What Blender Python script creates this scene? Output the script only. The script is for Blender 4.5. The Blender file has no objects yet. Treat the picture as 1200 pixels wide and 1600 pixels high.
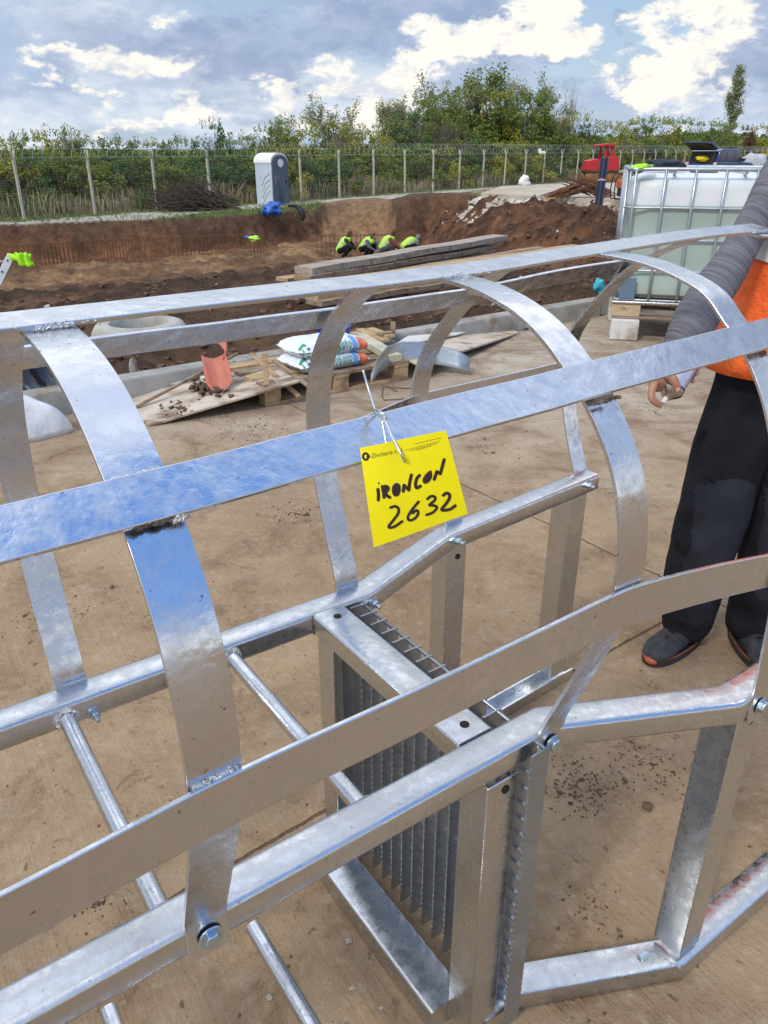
import bpy, bmesh, math, random
import numpy as np
from mathutils import Vector, Matrix, noise, Quaternion
random.seed(7); R = math.radians
sc = bpy.context.scene
COL = sc.collection

# ------------------------------------------------------------------ camera
CAMH = 1.5; PITCH = R(25.3); FPX = 1200.0
cd = bpy.data.cameras.new('camera'); cam = bpy.data.objects.new('camera', cd); COL.objects.link(cam)
cam.location = (0, 0, CAMH); cam.rotation_euler = (R(90) - PITCH, 0, 0)
cd.sensor_fit = 'VERTICAL'; cd.sensor_height = 32; cd.lens = 32 * FPX / 1600
cd.clip_start = 0.02; cd.clip_end = 5000
sc.camera = cam
sc.view_settings.view_transform = 'Standard'; sc.view_settings.look = 'None'
sc.view_settings.exposure = 0.0; sc.view_settings.gamma = 1.0
sc.render.engine = 'CYCLES'
sc.cycles.max_bounces = 6; sc.cycles.transparent_max_bounces = 8

SUN_EL, SUN_AZ = R(42), R(215)      # azimuth clockwise from +Y : behind and to the left of the camera

# ------------------------------------------------------------------ node helper
class NT:
    def __init__(s, tree): s.t = tree; s.n = tree.nodes; s.l = tree.links
    def node(s, typ, **props):
        n = s.n.new(typ)
        for k, v in props.items(): setattr(n, k, v)
        return n
    def put(s, sock, v):
        if v is None: return
        if isinstance(v, bpy.types.NodeSocket): s.l.new(v, sock)
        else:
            try: sock.default_value = v
            except Exception:
                if hasattr(v, '__len__') and len(v) == 3: sock.default_value = (*v, 1)
                else: sock.default_value = (v, v, v)
    def math(s, op, a, b=None, c=None, clamp=False):
        n = s.node('ShaderNodeMath', operation=op, use_clamp=clamp)
        for i, x in enumerate((a, b, c)): s.put(n.inputs[i], x)
        return n.outputs[0]
    def vec(s, op, a, b=None, scale=None):
        n = s.node('ShaderNodeVectorMath', operation=op)
        s.put(n.inputs[0], a); s.put(n.inputs[1], b)
        if scale is not None: s.put(n.inputs['Scale'], scale)
        return n.outputs['Value'] if op in ('LENGTH', 'DOT_PRODUCT', 'DISTANCE') else n.outputs[0]
    def mix(s, f, a, b, typ='MIX'):
        n = s.node('ShaderNodeMix', data_type='RGBA', blend_type=typ)
        s.put(n.inputs[0], f); s.put(n.inputs[6], a); s.put(n.inputs[7], b)
        return n.outputs[2]
    def noise(s, vec, scale, detail=4, rough=.55, dist=0):
        n = s.node('ShaderNodeTexNoise'); s.put(n.inputs['Vector'], vec)
        n.inputs['Scale'].default_value = scale; n.inputs['Detail'].default_value = detail
        n.inputs['Roughness'].default_value = rough; n.inputs['Distortion'].default_value = dist
        return n.outputs['Fac']
    def ramp(s, v, a, b, lo=0, hi=1, smooth=True):
        n = s.node('ShaderNodeMapRange', interpolation_type='SMOOTHSTEP' if smooth else 'LINEAR')
        s.put(n.inputs[0], v); n.inputs[1].default_value = a; n.inputs[2].default_value = b
        n.inputs[3].default_value = lo; n.inputs[4].default_value = hi
        return n.outputs[0]
    def mapping(s, vec, scale=(1, 1, 1), rot=(0, 0, 0), loc=(0, 0, 0)):
        n = s.node('ShaderNodeMapping'); s.put(n.inputs[0], vec)
        n.inputs['Scale'].default_value = scale; n.inputs['Rotation'].default_value = rot; n.inputs['Location'].default_value = loc
        return n.outputs[0]
    def comb(s, x, y, z):
        n = s.node('ShaderNodeCombineXYZ'); s.put(n.inputs[0], x); s.put(n.inputs[1], y); s.put(n.inputs[2], z); return n.outputs[0]
    def sep(s, v):
        n = s.node('ShaderNodeSeparateXYZ'); s.put(n.inputs[0], v); return n.outputs

# ------------------------------------------------------------------ world : blue sky with cumulus
def raydir(px, py):
    a = (px - 600) / FPX; b = -(py - 800) / FPX
    fw = Vector((0, math.cos(PITCH), -math.sin(PITCH))); up = Vector((0, math.sin(PITCH), math.cos(PITCH)))
    return (fw + Vector((1, 0, 0)) * a + up * b)
w = bpy.data.worlds.new('World'); sc.world = w; w.use_nodes = True
T = NT(w.node_tree); T.n.clear()
sky = T.node('ShaderNodeTexSky', sky_type='NISHITA', sun_disc=False)
sky.sun_elevation = SUN_EL; sky.sun_rotation = SUN_AZ; sky.air_density = 1.0; sky.dust_density = 1.5; sky.ozone_density = 1.5
tc = T.node('ShaderNodeTexCoord'); D = tc.outputs['Generated']
dx, dy, dz = T.sep(D)
den = T.math('ADD', T.math('MAXIMUM', dz, 0.0), 0.16)
flat = T.comb(T.math('DIVIDE', dx, den), T.math('DIVIDE', dy, den), T.math('MULTIPLY', dz, 1.5))
n1 = T.noise(flat, 0.75, 9, .56, .3)
nz = T.mapping(D, (1, 1, 2.1))
n2 = T.noise(nz, 6.5, 10, .63, .35)
n3 = T.noise(nz, 19.0, 8, .64, .3)
wn = T.node('ShaderNodeTexNoise'); T.put(wn.inputs['Vector'], nz); wn.inputs['Scale'].default_value = 9; wn.inputs['Detail'].default_value = 6; wn.inputs['Roughness'].default_value = .62
DW = T.vec('ADD', D, T.vec('SCALE', T.vec('SUBTRACT', wn.outputs['Color'], (.5, .5, .5)), scale=.15))
def blobs(lst):
    acc = None
    for (px, py, sx, sy, wt) in lst:
        c = raydir(px, py).normalized()
        v = T.vec('SUBTRACT', DW, tuple(c))
        v = T.vec('MULTIPLY', v, (FPX / sx, 1.0, FPX / sy))
        q = T.vec('DOT_PRODUCT', v, v)
        e = T.math('MULTIPLY', T.math('EXPONENT', T.math('MULTIPLY', q, -1.0)), wt)
        acc = e if acc is None else T.math('ADD', acc, e)
    return acc
bright = blobs([(720, 78, 62, 30, .95), (775, 60, 55, 24, .9), (860, 45, 48, 30, 1.05), (900, 75, 30, 22, .75), (1075, 65, 50, 42, 1.05), (1020, 95, 55, 30, .8), (230, 118, 70, 26, .62),
                (120, 108, 60, 24, .55), (60, 95, 50, 14, .5), (180, 195, 110, 10, .6), (440, 150, 26, 26, .8), (545, 135, 45, 34, .68), (640, 120, 40, 40, .62),
                (255, 12, 40, 16, 1.0), (30, 30, 40, 30, .5), (780, 172, 90, 14, .6), (950, 132, 60, 12, .6), (1010, 165, 60, 30, .55), (590, 190, 90, 22, .5), (330, 175, 60, 16, .5), (1120, 165, 70, 16, .5), (70, 155, 50, 12, .45)])
dark = blobs([(760, 130, 70, 22, .55), (690, 150, 50, 18, .4), (1060, 135, 60, 12, .5), (640, 90, 26, 10, .4), (340, 85, 130, 36, .9), (700, 12, 150, 34, .95), (560, 40, 110, 30, .7), (840, 86, 55, 20, .95), (1000, 112, 40, 13, .85), (1165, 70, 55, 40, .85), (1150, 120, 80, 30, .6), (120, 60, 100, 30, .45),
              (990, 52, 18, 8, .55), (50, 118, 70, 12, .55), (455, 128, 16, 10, .4), (440, 70, 100, 34, .6), (900, 150, 70, 9, .5), (240, 150, 130, 12, .35), (390, 200, 70, 22, .4), (1185, 185, 40, 8, .4)])
blue_patch = blobs([(600, 70, 70, 20, .8), (960, 40, 60, 50, .7), (1110, 20, 80, 24, .5)])
cover = T.ramp(T.math('SUBTRACT', n1, T.math('MULTIPLY', blue_patch, .28)), .36, .53)
# the part of the sky behind the camera is more open
open_ = T.ramp(T.math('MULTIPLY', dy, -1.0), -.25, .55)
cover = T.math('MULTIPLY', cover, T.math('SUBTRACT', 1.0, T.math('MULTIPLY', open_, .25)))
blue = T.mix(1.0, sky.outputs[0], (1.0, 1.06, 1.14, 1), 'MULTIPLY')
S = 10.0
def c(r, g, b): return (r * S, g * S, b * S, 1)
haze = T.ramp(dz, 0.0, .30, 1, 0)
blue = T.mix(T.math('ADD', T.math('MULTIPLY', haze, .45), .22), blue, c(.54, .68, .88))
cl = T.mix(T.ramp(n2, .38, .62), c(.45, .56, .76), c(.78, .85, .94))
col = T.mix(cover, blue, cl)
dmask = T.ramp(T.math('ADD', dark, T.math('MULTIPLY', T.math('SUBTRACT', n2, .5), 1.5)), .15, .85)
col = T.mix(T.math('MULTIPLY', dmask, .86), col, T.mix(T.ramp(n3, .35, .65), c(.31, .40, .60), c(.44, .53, .71)))
bm = T.math('ADD', T.math('MULTIPLY', T.math('SUBTRACT', n2, .5), 2.6), T.math('MULTIPLY', T.math('SUBTRACT', n3, .5), 1.5))
bmask = T.ramp(T.math('ADD', bright, bm), .44, .84)
bcol = T.mix(T.ramp(T.math('ADD', n3, T.math('MULTIPLY', bright, .10)), .40, .62), c(.66, .71, .80), c(1.12, 1.06, .95))
col = T.mix(T.math('MULTIPLY', bmask, .93), col, bcol)
zen = T.ramp(T.math('ADD', dz, T.math('MULTIPLY', T.math('SUBTRACT', n1, .5), .5)), .48, .66)
over = T.mix(T.ramp(T.noise(flat, 1.3, 6, .55, .2), .40, .58), c(.85, .97, 1.25), c(1.62, 1.66, 1.74))
col = T.mix(zen, col, over)
# open blue gap in the clouds to the right behind the camera, bright cloud bank under it
ca = Vector((math.sin(R(122)) * math.cos(R(48)), math.cos(R(122)) * math.cos(R(48)), math.sin(R(48))))
gap = T.math('ADD', T.vec('DOT_PRODUCT', D, tuple(ca)), T.math('MULTIPLY', T.math('SUBTRACT', n1, .5), .35))
col = T.mix(T.ramp(gap, .80, .93), col, T.mix(T.ramp(n2, .45, .62), c(.14, .36, .92), c(.45, .66, 1.05)))
bank = T.math('MULTIPLY', T.ramp(T.math('ADD', dx, T.math('MULTIPLY', dy, -1.0)), .5, 1.1), T.ramp(dz, .30, .10))
col = T.mix(T.math('MULTIPLY', bank, .9), col, c(1.0, 1.03, 1.08))
gnd = T.ramp(dz, -.02, 0.0, 1, 0)
col = T.mix(gnd, col, c(.22, .2, .17))
bg = T.node('ShaderNodeBackground'); T.put(bg.inputs[0], col); bg.inputs[1].default_value = 1.0 / S
wo = T.node('ShaderNodeOutputWorld'); T.l.new(bg.outputs[0], wo.inputs[0])
w.cycles.sampling_method = 'MANUAL'; w.cycles.sample_map_resolution = 512

# ------------------------------------------------------------------ sun (veiled by thin cloud)
sd = bpy.data.lights.new('sun', 'SUN'); sd.energy = 2.0; sd.angle = R(9); sd.color = (1, .95, .86)
so = bpy.data.objects.new('sun', sd); COL.objects.link(so)
sdir = Vector((math.sin(SUN_AZ) * math.cos(SUN_EL), math.cos(SUN_AZ) * math.cos(SUN_EL), math.sin(SUN_EL)))
so.rotation_euler = (-sdir).to_track_quat('-Z', 'Y').to_euler()

# ------------------------------------------------------------------ placing helpers
def W(px, py, Y):                   # the point of a photo ray that lies at world depth Y
    d = raydir(px, py); t = Y / d.y; return Vector((0, 0, CAMH)) + d * t
def G(px, py, z=0.0):               # the point of a photo ray at world height z
    d = raydir(px, py); t = (z - CAMH) / d.z; return Vector((0, 0, CAMH)) + d * t
TH = R(35.0)
U = Vector((math.cos(TH), math.sin(TH), 0)); V = Vector((math.sin(TH), -math.cos(TH), 0)); ZZ = Vector((0, 0, 1))
def L(s, v, z): return U * s + V * v + ZZ * z      # ladder coordinates -> world

# ------------------------------------------------------------------ material helpers
MATS = {}
def mat(name, c1, c2=None, scale=8, rough=.7, metal=0, bump=0.0, bscale=None, detail=5, lo=.35, hi=.65, spec=.5, stretch=(1, 1, 1), c3=None, s3=2.0, trans=0, coat=0, rvar=0, coords='Object', bdist=.02):
    if name in MATS: return MATS[name]
    m = bpy.data.materials.new(name); m.use_nodes = True; t = NT(m.node_tree)
    b = t.n['Principled BSDF']; tcn = t.node('ShaderNodeTexCoord')
    v = t.mapping(tcn.outputs[coords], stretch)
    if c2 is None: c2 = tuple(x * .8 for x in c1)
    nf = t.noise(v, scale, detail, .6)
    colr = t.mix(t.ramp(nf, lo, hi), (*c1, 1), (*c2, 1))
    if c3: colr = t.mix(t.ramp(t.noise(v, s3, 4, .6), .5, .68), colr, (*c3, 1))
    t.put(b.inputs['Base Color'], colr); b.inputs['Metallic'].default_value = metal
    b.inputs['Specular IOR Level'].default_value = spec
    if rvar: t.put(b.inputs['Roughness'], t.ramp(nf, .3, .7, rough - rvar, rough + rvar))
    else: b.inputs['Roughness'].default_value = rough
    if trans: b.inputs['Transmission Weight'].default_value = trans
    if coat: b.inputs['Coat Weight'].default_value = coat
    if bump:
        bn = t.node('ShaderNodeBump'); bn.inputs['Strength'].default_value = bump; bn.inputs['Distance'].default_value = bdist
        t.put(bn.inputs['Height'], t.noise(v, bscale or scale * 3, 6, .6)); t.l.new(bn.outputs[0], b.inputs['Normal'])
    MATS[name] = m; return m

def galv_mat(name, base=(.65, .67, .69), rough=.24, dirt=.25, bumps=.25, spray=False):
    m = bpy.data.materials.new(name); m.use_nodes = True; t = NT(m.node_tree); b = t.n['Principled BSDF']
    o = t.node('ShaderNodeTexCoord').outputs['Object']
    big = t.noise(o, 9, 5, .6); mid = t.noise(o, 45, 5, .65); fine = t.noise(o, 260, 3, .6)
    vor = t.node('ShaderNodeTexVoronoi'); t.put(vor.inputs['Vector'], o); vor.inputs['Scale'].default_value = 60
    streak = t.noise(t.mapping(o, (60, 60, 6), (0, 0, TH)), 1.0, 5, .7)
    colr = t.mix(t.ramp(mid, .35, .7), (*base, 1), (*[x * .88 for x in base], 1))
    colr = t.mix(t.math('MULTIPLY', t.ramp(big, .52, .75), dirt), colr, (.50, .50, .48, 1))
    spk = t.ramp(t.noise(o, 120, 3, .5), .70, .75)
    colr = t.mix(t.math('MULTIPLY', spk, .8), colr, (.20, .16, .12, 1))
    t.put(b.inputs['Base Color'], colr); b.inputs['Metallic'].default_value = 1.0
    r = t.math('ADD', t.ramp(mid, .3, .7, rough - .07, rough + .12), t.math('MULTIPLY', t.ramp(streak, .55, .8), .16))
    r = t.math('ADD', r, t.math('MULTIPLY', t.ramp(big, .45, .7), .10))
    t.put(b.inputs['Roughness'], r)
    bn = t.node('ShaderNodeBump'); bn.inputs['Strength'].default_value = bumps; bn.inputs['Distance'].default_value = .004
    h = t.math('ADD', t.math('MULTIPLY', t.noise(o, 22, 3, .5), 1.2), t.math('MULTIPLY', mid, .35))
    h = t.math('ADD', h, t.math('MULTIPLY', fine, .05)); h = t.math('ADD', h, t.math('MULTIPLY', streak, .10))
    t.put(bn.inputs['Height'], h); t.l.new(bn.outputs[0], b.inputs['Normal'])
    return m
M_galv = galv_mat('galvanised_steel'); M_galv2 = galv_mat('galvanised_strap', (.69, .71, .74), .20, .15, .32)
M_grat = galv_mat('grating_steel', (.42, .45, .48), .42, .6, .4)
M_weld = mat('silver_zinc_paint', (.86, .88, .90), (.60, .62, .65), 60, .3, 1, .9, 120)
M_bolt = galv_mat('zinc_bolt', (.55, .66, .74), .28, .1, .15)
M_burn = mat('burnt_weld_scale', (.13, .10, .08), (.30, .24, .20), 70, .6, .5, 1, 120)

# ------------------------------------------------------------------ object helpers
def tag(o, label=None, cat=None, group=None, kind=None):
    if label: o['label'] = label
    if cat: o['category'] = cat
    if group: o['group'] = group
    if kind: o['kind'] = kind
    return o
def empty(name, loc, label, cat, group=None, rz=0):
    o = bpy.data.objects.new(name, None); COL.objects.link(o); o.location = loc; o.rotation_euler = (0, 0, rz)
    o.empty_display_size = .1
    return tag(o, label, cat, group)
class MB:
    """collects shapes in world (or parent-local) coordinates"""
    def __init__(s): s.v = []; s.f = []; s.m = []
    def add(s, vs, fs, mi=0):
        n = len(s.v); s.v += [tuple(x) for x in vs]; s.f += [tuple(i + n for i in f) for f in fs]; s.m += [mi] * len(fs); return s
    def box(s, cen, size, rot=None, mi=0, taper=1.0):
        hx, hy, hz = [x / 2 for x in size]; cen = Vector(cen)
        vs = []
        for z in (-1, 1):
            k = taper if z > 0 else 1
            for x, y in ((-1, -1), (1, -1), (1, 1), (-1, 1)): vs.append(Vector((x * hx * k, y * hy * k, z * hz)))
        if rot is not None:
            if isinstance(rot, (int, float)): rot = Matrix.Rotation(rot, 3, 'Z')
            vs = [rot @ q for q in vs]
        return s.add([cen + q for q in vs], [(0, 3, 2, 1), (4, 5, 6, 7), (0, 1, 5, 4), (1, 2, 6, 5), (2, 3, 7, 6), (3, 0, 4, 7)], mi)
    def bar(s, a, b, w_, h_, up=ZZ, mi=0):
        return s.sweep([a, b], [(-w_ / 2, -h_ / 2), (w_ / 2, -h_ / 2), (w_ / 2, h_ / 2), (-w_ / 2, h_ / 2)], up, mi)
    def sweep(s, path, prof, up=ZZ, mi=0, closed=False, cap=True):
        """profile (side, up) swept along a path with mitred corners; side = dir x up"""
        P = [Vector(p) for p in path]; n = len(P); rings = []
        for i in range(n):
            if closed: d1 = (P[i] - P[i - 1]).normalized(); d2 = (P[(i + 1) % n] - P[i]).normalized()
            else:
                d1 = (P[i] - P[i - 1]).normalized() if i else (P[1] - P[0]).normalized()
                d2 = (P[i + 1] - P[i]).normalized() if i < n - 1 else d1
            u_ = up[i] if isinstance(up, list) else up
            t = (d1 + d2).normalized(); side = t.cross(u_).normalized(); upv = side.cross(t).normalized()
            k = 1 / max(.35, math.sqrt(max(0, (1 + d1.dot(d2)) / 2)))
            rings.append([P[i] + side * (a * k) + upv * b for a, b in prof])
        m = len(prof); vs = [q for r in rings for q in r]; fs = []
        for i in range(n if closed else n - 1):
            a = i * m; b = ((i + 1) % n) * m
            for j in range(m): k = (j + 1) % m; fs.append((a + j, a + k, b + k, b + j))
        if cap and not closed: fs.append(tuple(range(m - 1, -1, -1))); fs.append(tuple(range((n - 1) * m, n * m)))
        return s.add(vs, fs, mi)
    def tube(s, path, r, seg=8, mi=0, cap=True, closed=False):
        P = [Vector(p) for p in path]; n = len(P)
        rr = r if isinstance(r, (list, tuple)) else [r] * n
        t0 = (P[1] - P[0]).normalized(); ref = Vector((0, 0, 1)) if abs(t0.z) < .9 else Vector((1, 0, 0))
        x = t0.cross(ref).normalized(); vs = []; fs = []
        for i in range(n):
            if closed: t = (P[(i + 1) % n] - P[i - 1]).normalized()
            else: t = (P[min(i + 1, n - 1)] - P[max(i - 1, 0)]).normalized()
            x = (x - t * x.dot(t)).normalized(); y = t.cross(x)
            for j in range(seg):
                a = 2 * math.pi * j / seg; vs.append(P[i] + (x * math.cos(a) + y * math.sin(a)) * rr[i])
        for i in range(n if closed else n - 1):
            a = i * seg; b = ((i + 1) % n) * seg
            for j in range(seg): k = (j + 1) % seg; fs.append((a + j, a + k, b + k, b + j))
        if cap and not closed: fs.append(tuple(range(seg - 1, -1, -1))); fs.append(tuple(range((n - 1) * seg, n * seg)))
        return s.add(vs, fs, mi)
    def lathe(s, cen, prof, seg=24, axis=ZZ, mi=0, closed=False):
        q = Vector((0, 0, 1)).rotation_difference(Vector(axis).normalized()); cen = Vector(cen); vs = []; fs = []; m = len(prof)
        for j in range(seg):
            a = 2 * math.pi * j / seg
            for r_, z_ in prof: vs.append(cen + q @ Vector((r_ * math.cos(a), r_ * math.sin(a), z_)))
        for j in range(seg):
            k = (j + 1) % seg
            for i in range(m if closed else m - 1):
                i2 = (i + 1) % m; fs.append((j * m + i, k * m + i, k * m + i2, j * m + i2))
        if not closed:
            if prof[0][0] > 1e-5: fs.append(tuple(j * m for j in range(seg - 1, -1, -1)))
            if prof[-1][0] > 1e-5: fs.append(tuple(j * m + m - 1 for j in range(seg)))
        return s.add(vs, fs, mi)
    def loft(s, rings, mi=0, cap=True, closed_ring=True):
        m = len(rings[0]); vs = [q for r in rings for q in r]; fs = []
        for i in range(len(rings) - 1):
            a = i * m; b = a + m
            for j in range(m if closed_ring else m - 1): k = (j + 1) % m; fs.append((a + j, a + k, b + k, b + j))
        if cap and closed_ring: fs.append(tuple(range(m - 1, -1, -1))); fs.append(tuple(range((len(rings) - 1) * m, len(rings) * m)))
        return s.add(vs, fs, mi)
    def sphere(s, cen, r, seg=10, ring=7, mi=0, sc_=(1, 1, 1)):
        cen = Vector(cen); vs = [cen + Vector((0, 0, -r * sc_[2]))]; fs = []
        for i in range(1, ring):
            a = -math.pi / 2 + math.pi * i / ring
            for j in range(seg):
                b = 2 * math.pi * j / seg
                vs.append(cen + Vector((r * sc_[0] * math.cos(a) * math.cos(b), r * sc_[1] * math.cos(a) * math.sin(b), r * sc_[2] * math.sin(a))))
        vs.append(cen + Vector((0, 0, r * sc_[2])))
        for j in range(seg):
            k = (j + 1) % seg; fs.append((0, 1 + k, 1 + j)); e = len(vs) - 1; b = 1 + (ring - 2) * seg; fs.append((e, b + j, b + k))
            for i in range(ring - 2): a = 1 + i * seg; fs.append((a + j, a + k, a + seg + k, a + seg + j))
        return s.add(vs, fs, mi)
    def ribbon(s, path, wdirs, w_, t_, mi=0):
        """flat strap: width along wdirs, thickness t_; normals = tangent x wdir"""
        P = [Vector(p) for p in path]; n = len(P); rings = []
        for i in range(n):
            t = (P[min(i + 1, n - 1)] - P[max(i - 1, 0)]).normalized(); wd = Vector(wdirs[i] if isinstance(wdirs, list) else wdirs)
            wd = (wd - t * wd.dot(t)).normalized(); nn = t.cross(wd)
            ww = w_[i] if isinstance(w_, (list, tuple)) else w_
            rings.append([P[i] - wd * ww / 2 - nn * t_ / 2, P[i] + wd * ww / 2 - nn * t_ / 2, P[i] + wd * ww / 2 + nn * t_ / 2, P[i] - wd * ww / 2 + nn * t_ / 2])
        return s.loft(rings, mi)
    def build(s, name, mats, parent=None, bevel=0, smooth=False, label=None, cat=None, group=None, kind=None, origin=None, seg=2, autos=None):
        me = bpy.data.meshes.new(name)
        off = Vector(origin) if origin is not None else (parent.location.copy() if parent is not None and parent.type == 'EMPTY' else Vector((0, 0, 0)))
        if parent is not None and parent.type != 'EMPTY' and origin is None: off = parent.matrix_basis.translation if parent.parent is None else Vector(parent.get('_o', (0, 0, 0)))
        inv = Matrix.Rotation(-parent.rotation_euler.z, 3, 'Z') if (parent is not None and parent.type == 'EMPTY' and parent.rotation_euler.z and s.__dict__.get('world', True)) else None
        vs = [Vector(q) - off for q in s.v]
        if inv is not None: vs = [inv @ q for q in vs]
        me.from_pydata(vs, [], s.f)
        ml = mats if isinstance(mats, (list, tuple)) else [mats]
        for q in ml: me.materials.append(q)
        if len(ml) > 1: me.polygons.foreach_set('material_index', s.m)
        me.update()
        bmm = bmesh.new(); bmm.from_mesh(me); bmesh.ops.recalc_face_normals(bmm, faces=bmm.faces); bmm.to_mesh(me); bmm.free()
        o = bpy.data.objects.new(name, me); COL.objects.link(o)
        if parent is not None:
            o.parent = parent; o['_o'] = tuple(off)
            if parent.type != 'EMPTY' : pass
        else: o.location = off
        if smooth or autos:
            me.polygons.foreach_set('use_smooth', [True] * len(me.polygons))
            if autos: me.set_sharp_from_angle(angle=R(autos))
        if bevel:
            b = o.modifiers.new('bevel', 'BEVEL'); b.width = bevel; b.segments = seg; b.limit_method = 'ANGLE'; b.angle_limit = R(40); b.harden_normals = False
            if not smooth: 
                me.polygons.foreach_set('use_smooth', [True] * len(me.polygons)); me.set_sharp_from_angle(angle=R(35))
        tag(o, label, cat, group, kind)
        return o
def rbox_prof(w_, h_, r_, n=3):
    out = []
    for cx, cy, a0 in ((w_ / 2 - r_, h_ / 2 - r_, 0), (-w_ / 2 + r_, h_ / 2 - r_, 90), (-w_ / 2 + r_, -h_ / 2 + r_, 180), (w_ / 2 - r_, -h_ / 2 + r_, 270)):
        for i in range(n + 1): a = R(a0 + 90 * i / n); out.append((cx + r_ * math.cos(a), cy + r_ * math.sin(a)))
    return out[::-1]
def smooth_path(pts, k=5):
    P = [Vector(p) for p in pts]; out = []
    for i in range(len(P) - 1):
        a = P[max(i - 1, 0)]; b = P[i]; c_ = P[i + 1]; d = P[min(i + 2, len(P) - 1)]
        for j in range(k):
            t = j / k; out.append(0.5 * ((2 * b) + (-a + c_) * t + (2 * a - 5 * b + 4 * c_ - d) * t * t + (-a + 3 * b - 3 * c_ + d) * t ** 3))
    out.append(P[-1]); return out
def remesh_parts(mb, name, mats, voxel, smooth_it=3, parent=None, **kw):
    """union of overlapping shapes into one continuous surface"""
    me = bpy.data.meshes.new(name); me.from_pydata([Vector(q) for q in mb.v], [], mb.f); me.update()
    bmm = bmesh.new(); bmm.from_mesh(me); bmesh.ops.recalc_face_normals(bmm, faces=bmm.faces); bmm.to_mesh(me); bmm.free()
    o = bpy.data.objects.new(name, me); COL.objects.link(o)
    r = o.modifiers.new('r', 'REMESH'); r.mode = 'VOXEL'; r.voxel_size = voxel
    sm = o.modifiers.new('s', 'SMOOTH'); sm.iterations = smooth_it; sm.factor = .5
    dg = bpy.context.evaluated_depsgraph_get(); ev = o.evaluated_get(dg); m2 = bpy.data.meshes.new_from_object(ev)
    m2.name = name; o.modifiers.clear(); o.data = m2; bpy.data.meshes.remove(me)
    off = parent.location.copy() if parent is not None else Vector((0, 0, 0))
    m2.transform(Matrix.Translation(-off))
    m2.materials.clear()
    for q in (mats if isinstance(mats, (list, tuple)) else [mats]): m2.materials.append(q)
    m2.polygons.foreach_set('use_smooth', [True] * len(m2.polygons)); m2.update()
    if parent is not None: o.parent = parent
    tag(o, **kw) if kw else None
    return o
def limb(mb, pts, radii, seg=12):
    P = [Vector(p) for p in pts]
    Q = smooth_path(P, 4); rr = smooth_path([Vector((r_, 0, 0)) for r_ in radii], 4); rr = [q.x for q in rr]
    mb.tube(Q, rr, seg); mb.sphere(Q[0], rr[0], seg, 8); mb.sphere(Q[-1], rr[-1], seg, 8)
def kids(o): return [x for x in bpy.data.objects if x.parent == o]
def copy_tree(o, parent=None):
    c_ = o.copy(); COL.objects.link(c_); c_.parent = parent
    for ch in kids(o): copy_tree(ch, c_)
    return c_
# ================================================================== the caged ladder lying on the slab
ZS = .69
lad = empty('caged_ladder', L(.7, -.885, 0), 'galvanised steel ladder with a curved safety cage, lying across the whole foreground', 'ladder')
boxp = rbox_prof(.055, .046, .009, 3)
ZC = ZS - .023
def rail(path, name='stringer', prof=boxp, m=M_galv, label=None):
    return MB().sweep(path, prof).build(name, m, lad, smooth=True, autos=35, label=label)
near_path = [L(-1.6, -.640, ZC), L(.755, -.642, ZC), L(1.045, -.505, ZC), L(1.62, -.505, ZC)]
far_path = [L(-1.6, -1.130, ZC), L(.735, -1.130, ZC), L(1.035, -1.238, ZC), L(1.605, -1.288, ZC)]
rail(near_path, label='near stringer of the ladder, bending outward into the handrail')
rail(far_path, label='far stringer of the ladder, bending outward into the handrail')
# rungs
for s_ in (-1.30, -1.01, -.72, -.43, -.146, .142, .432):
    rg = MB().tube([L(s_, -1.105, ZS - .026), L(s_, -.665, ZS - .026)], .0135, 20).build('rung', M_galv2, lad, smooth=True, autos=60)
    for vv in (-1.101, -.669):
        mb = MB(); ring = []
        for j in range(18):
            a = 2 * math.pi * j / 18; ring.append(L(s_ + .0155 * math.cos(a), vv + random.uniform(-.001, .001), ZS - .026 + .0155 * math.sin(a)))
        mb.tube(ring, [.0045 + random.uniform(-.0012, .0014) for _ in ring], 7, closed=True); mb.build('weld_bead', M_weld, rg, smooth=True)
# hoops : measured profile in the (v, z) plane
near_half = [(-.6105, .640), (-.6105, .70), (-.585, .77), (-.548, .87), (-.522, .96), (-.514, 1.04), (-.532, 1.13), (-.573, 1.200), (-.633, 1.259), (-.703, 1.303), (-.79, 1.327), (-.885, 1.3345)]
far_half = [(-2 * .885 - a, b) for a, b in near_half]
wide_near = [(-.474, .640), (-.476, .70), (-.478, .77), (-.483, .87), (-.495, .95), (-.520, 1.06), (-.560, 1.16), (-.604, 1.226), (-.648, 1.268), (-.70, 1.308), (-.80, 1.334), (-.92, 1.3400)]
wide_far = [(-1.262, .665), (-1.275, .72), (-1.330, .80), (-1.385, .88), (-1.408, .955), (-1.400, 1.02), (-1.368, 1.085), (-1.315, 1.150), (-1.235, 1.226), (-1.15, 1.285), (-1.06, 1.322), (-.98, 1.337)]
end_near = [(a, b) for a, b in wide_near]
end_far = [(-1.315, .665), (-1.345, .73), (-1.372, .80), (-1.395, .88), (-1.410, .955), (-1.405, 1.02), (-1.380, 1.08), (-1.325, 1.150), (-1.235, 1.240), (-1.15, 1.290), (-1.06, 1.325), (-.98, 1.337)]
def hoop(s_n, s_f, nh, fh, w_=.052):
    prof = nh + fh[::-1]; n = len(prof); pts = []
    for i, (a, b) in enumerate(prof):
        s_ = s_n + (s_f - s_n) * i / (n - 1); pts.append(L(s_, a, b))
    pts = smooth_path(pts, 5)
    # ease out the duplicated foot : keep ends plane
    return MB().ribbon(pts, U, w_, .0055).build('cage_hoop', M_galv2, lad, bevel=.0012)
H1 = hoop(.1765, .167, near_half, far_half)
H2 = hoop(.744, .716, near_half, far_half)
H3 = hoop(1.09, 1.09, wide_near, wide_far)
H4 = hoop(1.60, 1.60, end_near, end_far)
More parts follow.
